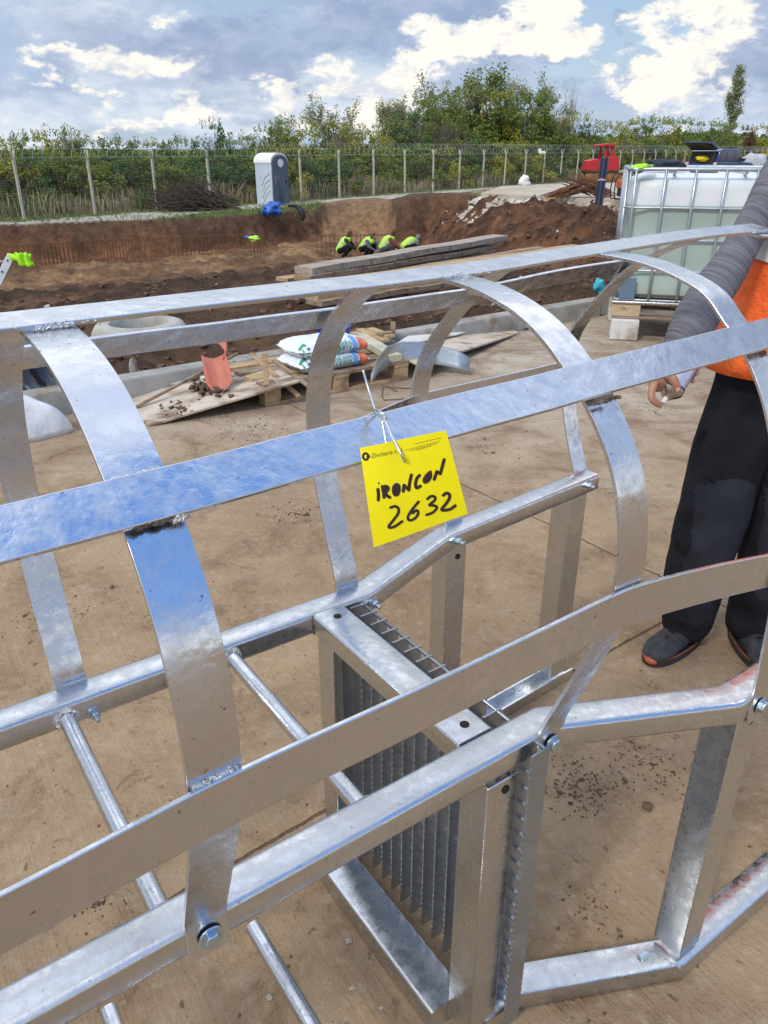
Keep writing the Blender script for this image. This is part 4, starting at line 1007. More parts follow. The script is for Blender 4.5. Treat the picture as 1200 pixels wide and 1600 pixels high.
# ------------------------------------------------------------------ IBC tank
IX, IY, IW, ID = 1.965, 6.72, 1.24, 1.02; IZ = .335; IH = 1.02
ib = empty('ibc_tank', (IX, IY, .18), 'white cube water tank in a galvanised cage on a wooden pallet, half full', 'water tank')
m = bpy.data.materials.new('tank_plastic'); m.use_nodes = True; t = NT(m.node_tree); b = t.n['Principled BSDF']; o_ = t.node('ShaderNodeTexCoord').outputs['Object']
zz = t.sep(o_)[2]; lvl = t.ramp(zz, .905, .909, 0, 1); lo_ = t.mix(t.ramp(t.noise(o_, 1.6, 4), .3, .7), (.37, .45, .41, 1), (.31, .40, .37, 1))
lo_ = t.mix(t.ramp(zz, .14, .28, .7, 0), lo_, (.42, .38, .28, 1)); hi_ = t.mix(t.ramp(t.noise(o_, 2.2, 4), .3, .7), (.68, .71, .73, 1), (.60, .64, .67, 1))
t.put(b.inputs['Base Color'], t.mix(lvl, lo_, hi_)); b.inputs['Roughness'].default_value = .45; b.inputs['Subsurface Weight'].default_value = 0
bn = t.node('ShaderNodeBump'); bn.inputs['Strength'].default_value = .3; bn.inputs['Distance'].default_value = .03; t.put(bn.inputs['Height'], t.noise(o_, 4, 3)); t.l.new(bn.outputs[0], b.inputs['Normal'])
mb = MB(); rings = []
for k in range(25):
    f = k / 24; z = IZ + .01 + f * (IH - .045); e = 0; 
    if f < .06: e = .06 * (1 - math.sqrt(1 - (1 - f / .06) ** 2))
    if f > .90: e = .13 * (1 - math.sqrt(max(0, 1 - ((f - .90) / .10) ** 2)))
    bulge = .006 * math.sin(f * math.pi * 6); ring = []
    hx, hy = IW / 2 - .028 - e + bulge, ID / 2 - .028 - e + bulge
    for j in range(40):
        a = 2 * math.pi * j / 40; ca, sa = math.cos(a), math.sin(a); n_ = 9; r_ = (abs(ca) ** n_ + abs(sa) ** n_) ** (-1 / n_)
        ring.append(Vector((IX + IW / 2 + hx * ca * r_, IY + ID / 2 + hy * sa * r_, z)))
    rings.append(ring)
tk = mb.loft(rings).build('tank', m, ib, smooth=True, autos=50)
MB().lathe((IX + IW / 2, IY + ID / 2, IZ + IH - .035), [(0, 0), (.11, 0), (.11, .035), (.10, .04), (0, .04)], 28).build('cap', mat('black_plastic', (.02, .02, .02), (.03, .03, .03), 5, .5), tk, smooth=True, autos=40)
M_cage = mat('cage_tube_zinc', (.52, .56, .60), (.42, .46, .50), 12, .38, .85, bump=.1)
def cring(z, r_, nm):
    x0, x1, y0, y1 = IX, IX + IW, IY, IY + ID; c_ = .06; pts = []
    for cx, cy, a0 in ((x1 - c_, y1 - c_, 0), (x0 + c_, y1 - c_, 90), (x0 + c_, y0 + c_, 180), (x1 - c_, y0 + c_, 270)):
        for k in range(5): a = R(a0 + 22.5 * k); pts.append(Vector((cx + c_ * math.cos(a), cy + c_ * math.sin(a), z)))
    return MB().tube(pts, r_, 8, closed=True).build(nm, M_cage, ib, smooth=True)
for z in (IZ + .005, IZ + .245, IZ + .49, IZ + .735): cring(z, .009, 'cage_hoop')
cring(IZ + IH, .015, 'top_rail')
xs = [IX + .055 + k * (IW - .11) / 5 for k in range(6)]
for x in xs:
    for y in (IY - .004, IY + ID + .004):
        MB().tube([Vector((x, y, IZ)), Vector((x, y, IZ + .30)), Vector((x, y, IZ + .7)), Vector((x, y, IZ + IH))], .0115, 8).build('cage_upright', M_cage, ib, smooth=True)
for k in range(5):
    y = IY + .08 + k * (ID - .16) / 4
    for x in (IX - .004, IX + IW + .004): MB().tube([Vector((x, y, IZ)), Vector((x, y, IZ + IH))], .0115, 8).build('cage_upright', M_cage, ib, smooth=True)
for x in (IX + .35, IX + .88): MB().tube(smooth_path([Vector((x, IY, IZ + IH + .012)), Vector((x, IY + .06, IZ + IH - .03)), Vector((x + .02, IY + ID * .5, IZ + IH - .028)), Vector((x, IY + ID - .06, IZ + IH - .02)), Vector((x, IY + ID, IZ + IH + .012))], 4), .012, 8).build('top_bar', M_cage, ib, smooth=True)
MB().box((IX + .10, IY - .016, IZ + .10), (.13, .006, .17)).build('label_plate', mat('blue_grey_plate', (.10, .16, .24), (.12, .18, .26), 5, .5), ib, bevel=.002)
M_pal = mat('tank_pallet_wood', (.52, .40, .26), (.42, .31, .19), 5, .85, bump=.3, bscale=40, c3=(.3, .22, .15), s3=2)
MB().box((IX + IW / 2, IY + ID / 2, IZ - .018), (IW + .03, ID + .03, .020)).build('pallet_deck', M_galv, ib, bevel=.004)
for k in range(3):
    for l in range(3):
        x = IX + .11 + k * (IW - .22) / 2; y = IY + .05 + l * (ID - .10) / 2
        bb = MB().box((x, y, IZ - .085), (.24 if k != 1 else .2, .10, .10)).build('pallet_block', M_pal, ib, bevel=.004)
        if l == 0 and k < 2:
            vs, fs = text_mesh('CBL1' if k == 0 else 'EP 04', .035); MB().add([Vector((x - .05 + v.x, y - .0515, IZ - .085 + v.y)) for v in vs], fs).build('stamp', mat('burnt_stamp', (.10, .06, .04), (.14, .09, .06), 30, .9), bb)
for l in range(3): MB().box((IX + IW / 2, IY + .05 + l * (ID - .10) / 2, IZ - .031), (IW, .10, .006)).build('pallet_board', M_woodd, ib)
for l in range(3): MB().box((IX + IW / 2, IY + .05 + l * (ID - .10) / 2, IZ - .145), (IW, .10, .018)).build('pallet_board', M_woodd, ib, bevel=.002)
IBR = R(-14)
M_cblk = mat('pale_block', (.62, .61, .58), (.50, .48, .44), 5, .9, bump=.3, bscale=40, c3=(.33, .27, .2), s3=4)
for (x, y, lb) in ((IX + .12, IY + .06, 'pale concrete block carrying the near left corner of the tank pallet'), (IX + IW - .14, IY + .06, 'pale concrete block under the near right corner of the tank pallet'), (IX + .12, IY + ID - .1, 'pale concrete block under the far left corner of the tank pallet'), (IX + IW - .14, IY + ID - .1, 'pale concrete block under the far right corner of the tank pallet')):
    q = Vector((IX, IY, 0)) + Matrix.Rotation(IBR, 3, 'Z') @ Vector((x - IX, y - IY, 0)); mb = MB().box((q.x, q.y, .0895), (.235, .22, .176), IBR + random.uniform(-.05, .05), taper=.97); mb.build('concrete_block', M_cblk, None, bevel=.01, label=lb, cat='block', group='concrete blocks under the tank pallet', origin=(q.x, q.y, 0))
IBR = R(-14); ib.rotation_euler.z = IBR
def ibp(x, y, z): return Vector((IX, IY, 0)) + Matrix.Rotation(IBR, 3, 'Z') @ Vector((x, y, 0)) + ZZ * z
# things on top of the tank
M_hiv = mat('lime_hi_vis', (.42, .90, .03), (.34, .75, .02), 9, .7, bump=.3, bscale=30); M_grey = mat('reflective_tape', (.62, .64, .63), (.52, .54, .53), 9, .45)
crumple(ibp(.10, .06, IZ + IH + .015), (.085, .08, .020), M_hiv, 'hi_vis_vest', 'lime vest crumpled on the near left corner of the tank cage', 'vest', 4)
crumple(ibp(.30, .45, IZ + IH + .03), (.17, .10, .04), mat('navy_cloth', (.015, .02, .035), (.03, .035, .05), 9, .8, bump=.4), 'jacket', 'folded dark jacket lying on top of the tank', 'jacket', 9)
# cyan rag by the kerb
crumple(W(936, 447, 8.2), (.055, .05, .07), mat('cyan_cloth', (.05, .48, .58), (.04, .38, .5), 9, .7, bump=.3), 'cloth', 'small turquoise cloth on the soil left of the tank', 'cloth', 2)
# ================================================================== stacked shuttering boards over the pit edge
def beam(p0, p1, w_, h_, label, m_, name='shuttering_board', tilt=0):
    up = (ZZ + Vector((0, 0, 0))).normalized(); c_ = (p0 + p1) / 2
    mb = MB(); n = 12; d = (p1 - p0); pts = [p0 + d * i / n + ZZ * (.006 * math.sin(i * 1.3) - .02 * math.sin(i / n * math.pi) * (h_ < .05)) for i in range(n + 1)]
    mb.sweep(pts, [(-w_ / 2, -h_ / 2), (w_ / 2, -h_ / 2), (w_ / 2, h_ / 2), (-w_ / 2, h_ / 2)])
    return mb.build(name, m_, None, bevel=.004, label=label, cat='board', group='shuttering boards piled at the pit edge', origin=c_)
A0, A1 = W(474, 423, 10.0), W(782, 371, 14.2)
beam(A0, A1, .30, .085, 'long grey-faced board on top of the pile, sticking out furthest right', mat('brown_grey_board', (.42, .37, .31), (.31, .25, .19), 4, .85, bump=.3, bscale=40, stretch=(1, 8, 8), c3=(.22, .15, .10), s3=1.5))
beam(W(472, 435, 9.9), W(765, 386, 13.9), .28, .075, 'brown board directly beneath the long grey one', M_woodd)
beam(W(440, 437, 10.2), W(745, 398, 13.6), .22, .05, 'thin board jutting out to the left below the top pair', M_wood)
for i, (a, b, lb) in enumerate((((500, 446), (905, 386), 'fourth board of the pile counted from the top'), ((487, 455), (890, 398), 'pale board in the middle of the pile'), ((484, 464), (800, 418), 'board second from the bottom of the pile'), ((490, 473), (720, 438), 'lowest board of the pile'))):
    beam(W(a[0], a[1], 9.5 - i * .08), W(b[0], b[1], (13.6, 13.2, 12.2, 11.2)[i]), .30, .065, lb, (M_wood, M_woodd, M_wood, M_woodd)[i])
    if i < 3: beam(W(a[0] - 24, a[1] + 2, 9.8 - i * .08), W(b[0] - 60, b[1] + 2, (13.4, 13.0, 12.0)[i]), .18, .05, 'narrower board tucked behind the ' + ('fourth board', 'middle board', 'second lowest board')[i] + ' of the pile', M_woodd)
# ================================================================== aluminium ladder with a vest in the pit
lt = W(18, 398, 9.5); lb_ = W(-60, 560, 9.0); M_alu = mat('dull_aluminium', (.60, .62, .63), (.5, .52, .53), 9, .4, .7)
al = empty('ladder', lb_, 'aluminium ladder leaning at the far left edge of the pit', 'ladder')
dl = (lt - lb_); wv_ = Vector((-.36, -.12, 0))
for k, off in enumerate((Vector((0, 0, 0)), wv_)): 
    st = MB().bar(lb_ + off, lt + off, .085, .03, up=Vector((.3, -1, .3))).build('stile', M_alu, al, bevel=.004)
    for i in range(9):
        q = lb_ + off + dl * ((i + .6) / 9.2) + Vector((.016, -.046, .016)); MB().lathe(q, [(0, 0), (.012, 0), (.012, .004), (0, .004)], 10, Vector((.3, -1, .3))).build('rung_end', M_hole, st)
for i in range(9): q = lb_ + dl * ((i + .6) / 9.2); MB().tube([q, q + wv_], .014, 8).build('rung', M_alu, al, smooth=True)
vc = W(40, 402, 9.45)
mb = MB(); rows = []
for j in range(9):
    f = j / 8; wd = (.14 - .02 * math.sin(f * 3)) ; rows.append([vc + Vector((-.12 + wd * (k / 8) * 1.2 + f * .05, -.02 + .03 * math.sin(k * 1.4 + f * 4), .05 - f * .15 + .01 * math.sin(k * 2))) for k in range(9)])
vs_ = MB().loft(rows, closed_ring=False); rows2 = [[vc + Vector((-.20 + .09 * k + 0 * j, .0 + .02 * math.sin(k + j), .045 - .035 * j - .02 * math.sin(k * .9))) for k in range(4)] for j in range(3)]; vs_.loft(rows2, closed_ring=False)
o = vs_.build('hi_vis_vest', mat('bright_lime', (.50, 1.0, .02), (.42, .85, .02), 9, .6), None, smooth=True, label='lime hi-vis vest hanging from the top of the aluminium ladder', cat='vest', origin=vc); o.modifiers.new('t', 'SOLIDIFY').thickness = .012
# ================================================================== the reinforcement cages in the pit
def tz(x, y): return terrain(x, y)[0]
mb = MB(); P = [G(-40, 416, -2.25), G(60, 412, -2.25), G(140, 406, -2.25), G(250, 400, -2.25), G(330, 396, -2.25), G(410, 392, -2.25)]; P = [p + Vector((0, -.5, 0)) for p in P]
Pp = smooth_path(P, 12); Hc = .72
for z in (.05, Hc, Hc - .06): mb.tube([p + ZZ * z for p in Pp], .010, 4)
for p in Pp:
    mb.tube([p + Vector((0, 0, -.1)), p + Vector((random.uniform(-.02, .02), 0, Hc))], .009, 4)
    q = p + Vector((.12, .02, 0)); mb.tube([q, q + ZZ * Hc], .009, 4); q = q + Vector((.13, 0, 0)); mb.tube([q, q + ZZ * Hc], .009, 4)
mb.build('rebar_cage', M_rust, None, label='long rusty reinforcement cage standing along the left pit wall', cat='rebar', origin=P[2])
mb = MB(); p0 = Vector((-2.6, 31.3, -2.3)); 
for k in range(2):
    for z in (.35, .75): mb.tube([p0 + Vector((0, .35 * k, z)), p0 + Vector((6.2, .9 + .35 * k, z))], .009, 4)
    for i in range(38): q = p0 + Vector((6.2 * i / 37, .9 * i / 37 + .35 * k, 0)); mb.tube([q, q + ZZ * .8], .008, 4)
mb.build('rebar_cage', M_rust, None, label='low rusty reinforcement cage the crouching workers are tying', cat='rebar', origin=p0)
mb = MB(); c0 = W(705, 372, 33.6)
for i in range(7): a = c0 + Vector((-.55 + .17 * i, 0, -.35)); mb.tube([a, a + Vector((.25, .5, .75))], .017, 4)
for j in range(4): a = c0 + Vector((-.6 + .08 * j, .16 * j, -.32 + .24 * j)); mb.tube([a, a + Vector((1.15, 0, .06))], .015, 4)
mb.build('rebar_mat', mat('orange_rust', (.32, .15, .035), (.22, .10, .03), 10, .85), None, label='small orange rusty bar mat propped against the right pit wall', cat='rebar', origin=c0)
# ================================================================== boundary fence with razor coil
M_post = mat('fence_concrete', (.56, .52, .42), (.46, .42, .33), 5, .9); M_mesh = mat('fence_wire', (.36, .38, .34), (.30, .32, .29), 5, .6, .3); M_coil = mat('razor_wire', (.42, .45, .45), (.30, .33, .33), 5, .4, .5)
NPOST = 38; fz = lambda f: -1.0 + .0 * f
fen = empty('fence', F0 + ZZ * -1, 'long wire mesh fence on Y-topped concrete posts with a razor coil along its top', 'fence')
fpt = lambda i: F0.lerp(F1, i / (NPOST - 1))
def fbase(i): 
    p = fpt(i); return Vector((p.x, p.y, tz(p.x, p.y) - .05))
PH = 2.15
for i in range(-3, NPOST + 12):
    p = fbase(i) if 0 <= i else Vector((fpt(i).x, fpt(i).y, -1.05)); lean = Vector((random.uniform(-.03, .03), random.uniform(-.03, .03), 0)); r_ = .045
    mb = MB(); top = p + ZZ * PH + lean
    mb.sweep([p, top], [(-r_, -r_), (r_, -r_), (r_, r_), (-r_, r_)], up=FNn)
    for sgn in (-1, 1): mb.sweep([top - ZZ * .03, top + (FD * .20 * sgn + FNn * .22 * sgn) + ZZ * .34], [(-.03, -.03), (.03, -.03), (.03, .03), (-.03, .03)], up=FD)
    po = mb.build('fence_post', M_post, fen)
a = fpt(-3); b = fpt(NPOST + 11); a.z = 0; b.z = 0
tot = (b - a).length
def zbase(q): return max(-1.05, min(-.9, -1.0))
mb = MB()
for k in range(24):
    z = -.95 + 2.1 * k / 23; w_ = .0014 if k % 5 else .003; mb.add([a + ZZ * (z - w_), b + ZZ * (z - w_), b + ZZ * (z + w_), a + ZZ * (z + w_)], [(0, 1, 2, 3)])
n = int(tot / .16)
for k in range(n):
    p = a.lerp(b, k / n); w_ = FD * .0014; mb.add([p - w_ - ZZ * 1.0, p + w_ - ZZ * 1.0, p + w_ + ZZ * 1.15, p - w_ + ZZ * 1.15], [(0, 1, 2, 3)])
mb.build('wire_mesh', M_mesh, fen)
mb = MB(); pts = []; n = int(tot / .42); sg = 14
for k in range(n * sg):
    q = a.lerp(b, k / (n * sg)); th = 2 * math.pi * k / sg; pts.append(q + ZZ * 1.47 + (FNn * math.cos(th) + ZZ * math.sin(th)) * .33 + FD * .12 * math.sin(th + .6))
wd = .0055
ringp = []
for i, p in enumerate(pts):
    t_ = (pts[min(i + 1, len(pts) - 1)] - pts[max(i - 1, 0)]).normalized(); s_ = t_.cross(FD).normalized() * wd; s2 = t_.cross(s_.normalized()).normalized() * wd
    ringp.append([p + s_, p + s2, p - s_])
mb.loft(ringp, cap=False)
for z, o2_ in ((1.2, 0), (1.5, .26), (1.5, -.26)): mb.tube([a + FNn * o2_ + ZZ * z, b + FNn * o2_ + ZZ * z], .006, 4)
mb.build('razor_coil', M_coil, fen)
# plastic bag caught on the coil
p = fpt(13.7); c0 = Vector((p.x, p.y, 1.35)); M_wb = mat('white_film', (.78, .78, .76), (.68, .68, .66), 5, .5)
mb = MB(); mb.sphere(c0, .16, 10, 8, sc_=(1, .5, 1.3)); mb.sphere(c0 + Vector((.28, 0, -.12)), .17, 10, 8, sc_=(1.4, .5, .7)); mb.sphere(c0 + Vector((.12, 0, -.14)), .15, 8, 6)
remesh_parts(mb, 'plastic_bag', M_wb, .03, 2, None, label='white plastic bag snagged in the razor coil', cat='bag')
# ================================================================== portable toilet
tp = W(427, 320, 41.0); tzr = tz(tp.x, tp.y); tp.z = tzr
to = empty('portable_toilet', tp, 'portable toilet with pale sides, white domed roof and dark grey door end', 'toilet'); TW_ = R(-38)
fx = Vector((math.cos(TW_), math.sin(TW_), 0)); fy = Vector((-fx.y, fx.x, 0))
M_tw = mat('pale_blue_plastic', (.52, .58, .66), (.46, .53, .61), 3, .45); M_troof = mat('white_roof_plastic', (.80, .81, .82), (.72, .74, .76), 3, .4); M_tg = mat('slate_plastic', (.10, .125, .17), (.075, .10, .14), 3, .5)
hw_, hd_ = .56, .56; tc_ = tp
def tq(x, y, z): return tc_ + fx * x + fy * y + ZZ * z
# body, door faces +x
MB().loft([[tq(-hd_, -hw_, z), tq(hd_, -hw_, z), tq(hd_, hw_, z), tq(-hd_, hw_, z)] for z in (0, 1.95)]).build('wall', M_tw, to, bevel=.03)
arc = [(hw_ * 1.04 * math.cos(a), 1.93 + .40 * math.sin(a)) for a in [math.pi * k / 12 for k in range(13)]]
MB().loft([[tq(x, y, z) for y, z in arc] + [tq(x, -hw_ * 1.04, 1.88), tq(x, hw_ * 1.04, 1.88)] for x in (-hd_ - .03, hd_ + .02)]).build('roof', M_troof, to, smooth=True, autos=40)
arc2 = [(hw_ * .95 * math.cos(a), 1.90 + .34 * math.sin(a)) for a in [math.pi * k / 12 for k in range(13)]]
dr = MB().loft([[tq(x, y, z) for y, z in arc2] + [tq(x, -hw_ * .95, .06), tq(x, hw_ * .95, .06)] for x in (hd_ + .025, hd_ + .065)]).build('door', M_tg, to, bevel=.012)
for k in range(3): MB().tube([tq(hd_ + .07, -.40 + .12 * k, 1.35), tq(hd_ + .07, -.15 + .13 * k, .15)], .022, 6).build('moulded_rib', M_tg, dr, smooth=True)
MB().lathe(tq(hd_ + .066, .03, 1.88), [(0, 0), (.185, 0), (.185, .008), (0, .008)], 24, fx).build('round_sign', M_troof, dr)
MB().box(tq(hd_ + .08, .35, 1.05), (.05, .05, .14), TW_).build('handle', M_hole, dr)
sw = MB()
for k in range(4): sw.tube(smooth_path([tq(-.46, -hw_ - .006, 1.25 - .28 * k), tq(-.12, -hw_ - .012, .86 - .28 * k + .08), tq(.1, -hw_ - .012, 1.05 - .28 * k + .2), tq(.46, -hw_ - .006, 1.45 - .25 * k)], 4), .020, 6)
sw.build('moulded_wave', M_tw, [c_ for c_ in kids(to) if c_.name.startswith('wall')][0], smooth=True)
# tarp bundles on the pit edge
M_tarp = mat('blue_tarp', (.02, .10, .42), (.03, .16, .55), 4, .45, bump=.6, bscale=12)
c0 = W(425, 327, 35.2); crumple(c0, (.40, .25, .26), M_tarp, 'tarpaulin', 'crumpled blue tarpaulin on the pit edge below the toilet', 'tarpaulin', 6, 20, .6)
c0 = W(464, 326, 36.6); mb = MB(); limb(mb, [c0 + Vector((-.35, 0, .12)), c0 + Vector((0, 0, .10)), c0 + Vector((.22, -.1, -.15)), c0 + Vector((.25, -.2, -.42))], [.05, .09, .15, .08]); mb.build('black_hose', mat('black_cloth', (.012, .012, .015), (.02, .02, .02), 5, .7), None, smooth=True, label='black cloth draped over the pit edge right of the toilet', cat='cloth', origin=c0)
# lime vest with blue cap on the cage, left of the workers
# ================================================================== brushwood pile
mb = MB(); M_twig = mat('dead_brushwood', (.085, .06, .045), (.05, .036, .028), 8, .95)
c0 = W(318, 327, 36.5); c0.z = tz(c0.x, c0.y)
for i in range(520):
    a = random.gauss(0, .5); x0 = random.gauss(.2, .75); z0 = abs(random.gauss(0, .32)) * max(0, 1.2 - abs(x0) * .5); ln = random.uniform(.6, 2.3); d = Vector((-math.cos(a), math.sin(a) * .6, random.uniform(-.10, .55))); p0 = c0 + Vector((x0, random.gauss(0, .4), z0 + .02)); rr = random.uniform(.006, .028)
    pts = [p0]; 
    for k in range(3): d = (d + Vector((random.gauss(0, .13), random.gauss(0, .13), random.gauss(0, .13)))).normalized(); pts.append(pts[-1] + d * ln / 3)
    for q in pts: q.z = max(q.z, c0.z - .02)
    mb.tube(pts, [rr, rr * .8, rr * .55, rr * .25], 4)
mb.tube([c0 + Vector((1.05, 0, .1)), c0 + Vector((.85, 0, .55)), c0 + Vector((.65, 0, .95))], [.06, .05, .035], 6)
mb.build('brushwood', M_twig, kind='stuff', label='pile of dark cut branches on the grass before the fence', cat='brushwood')
# ================================================================== grass
M_gr = mat('green_grass', (.10, .17, .035), (.16, .22, .06), 2, .8, c3=(.22, .21, .09), s3=1.2, coords='Object'); M_dry = mat('dry_grass', (.42, .34, .22), (.27, .21, .12), 1.2, .9, c3=(.16, .19, .07), s3=.35)
gr_ = MB(); gb_v = []; gb_f = []
def blades(n, fx_, hmin, hmax, wmin, wmax, store):
    vs, fs = store
    for i in range(n):
        r = fx_()
        if r is None: continue
        x, y, z, s_ = r; h = random.uniform(hmin, hmax) * s_; a = random.random() * 6.28; w_ = random.uniform(wmin, wmax); lx, ly = random.gauss(0, .22) * h, random.gauss(0, .22) * h; k = len(vs); c_, q = math.cos(a) * w_, math.sin(a) * w_
        vs += [(x - c_, y - q, z), (x + c_, y + q, z), (x + lx * .4 + c_ * .7, y + ly * .4 + q * .7, z + h * .6), (x + lx * .4 - c_ * .7, y + ly * .4 - q * .7, z + h * .6), (x + lx, y + ly, z + h)]; fs += [(k, k + 1, k + 2, k + 3), (k + 3, k + 2, k + 4)]
def near_grass():
    x = random.uniform(-24, -3.0); yb = interp(x, yb_pts); y = yb + 1.25 + random.random() ** 1.3 * 6
    f = fenced(x, y)
    if f > -3.4 or (f > -.3): 
        if random.random() > .15: return None
    return x, y, tz(x, y) - .01, .6 + .8 * abs(noise.noise(Vector((x, y, 0))))
S1 = ([], []); blades(15000, near_grass, .06, .20, .012, .03, S1)
def strip_grass():
    t_ = random.random(); p = fpt(random.uniform(-2, 22)); q = p - FNn * random.uniform(.0, 1.0); return q.x, q.y, tz(q.x, q.y), .7
blades(2500, strip_grass, .05, .25, .012, .03, S1)
MB().add(*S1).build('grass', M_gr, kind='stuff', label='short green grass along the pit edge and the track', cat='grass')
def tall():
    i = random.uniform(-3, 40); p = fpt(i); dd = random.random() ** 1.4 * 9 + .15; q = p + FNn * dd
    sfc = 1.0 + .5 * noise.noise(Vector((q.x * .3, q.y * .3, 2))); 
    return q.x, q.y, -1.02, sfc
S2 = ([], []); blades(42000, tall, .35, 1.15, .010, .028, S2)
def tall2():      # weeds at the fence foot on the right, before the machine
    i = random.uniform(17, 36); p = fpt(i); q = p - FNn * random.uniform(0, 4.5)
    if dpoly(q.x, q.y, FS) < .3: return None
    return q.x, q.y, tz(q.x, q.y), .6
blades(9000, tall2, .2, .7, .012, .03, S2)
MB().add(*S2).build('dry_grass', M_dry, kind='stuff', label='tall straw-coloured dry grass behind the fence', cat='dry grass')
# ================================================================== trees beyond the fence
def leafmat(name, a, b, c_):
    m = bpy.data.materials.new(name); m.use_nodes = True; t = NT(m.node_tree); bs = t.n['Principled BSDF']; g = t.node('ShaderNodeNewGeometry').outputs['Random Per Island']; oi = t.node('ShaderNodeObjectInfo').outputs['Random']
    col = t.mix(g, (*a, 1), (*b, 1)); col = t.mix(t.ramp(oi, .3, 1.0, 0, .6), col, (*c_, 1)); t.put(bs.inputs['Base Color'], col); bs.inputs['Roughness'].default_value = .65; bs.inputs['Specular IOR Level'].default_value = .3
    tr = t.node('ShaderNodeBsdfTranslucent'); t.put(tr.inputs[0], col); mx_ = t.node('ShaderNodeMixShader'); mx_.inputs[0].default_value = .3; t.l.new(bs.outputs[0], mx_.inputs[1]); t.l.new(tr.outputs[0], mx_.inputs[2]); t.l.new(mx_.outputs[0], t.n['Material Output'].inputs[0]); return m
ML_g = leafmat('leaf_green', (.11, .17, .035), (.23, .29, .07), (.27, .29, .06)); ML_d = leafmat('leaf_dark', (.065, .13, .045), (.13, .21, .07), (.09, .15, .06)); ML_y = leafmat('leaf_yellow_green', (.24, .27, .04), (.42, .40, .07), (.33, .30, .06)); ML_p = leafmat('leaf_poplar', (.20, .24, .10), (.34, .36, .18), (.32, .30, .17)); ML_r = leafmat('leaf_russet', (.12, .055, .03), (.19, .09, .05), (.12, .05, .03))
M_bark = mat('bark', (.16, .13, .10), (.09, .07, .055), 8, .95); M_pale = mat('pale_bark', (.34, .29, .22), (.24, .20, .15), 8, .95)
rnd = random.Random(11)
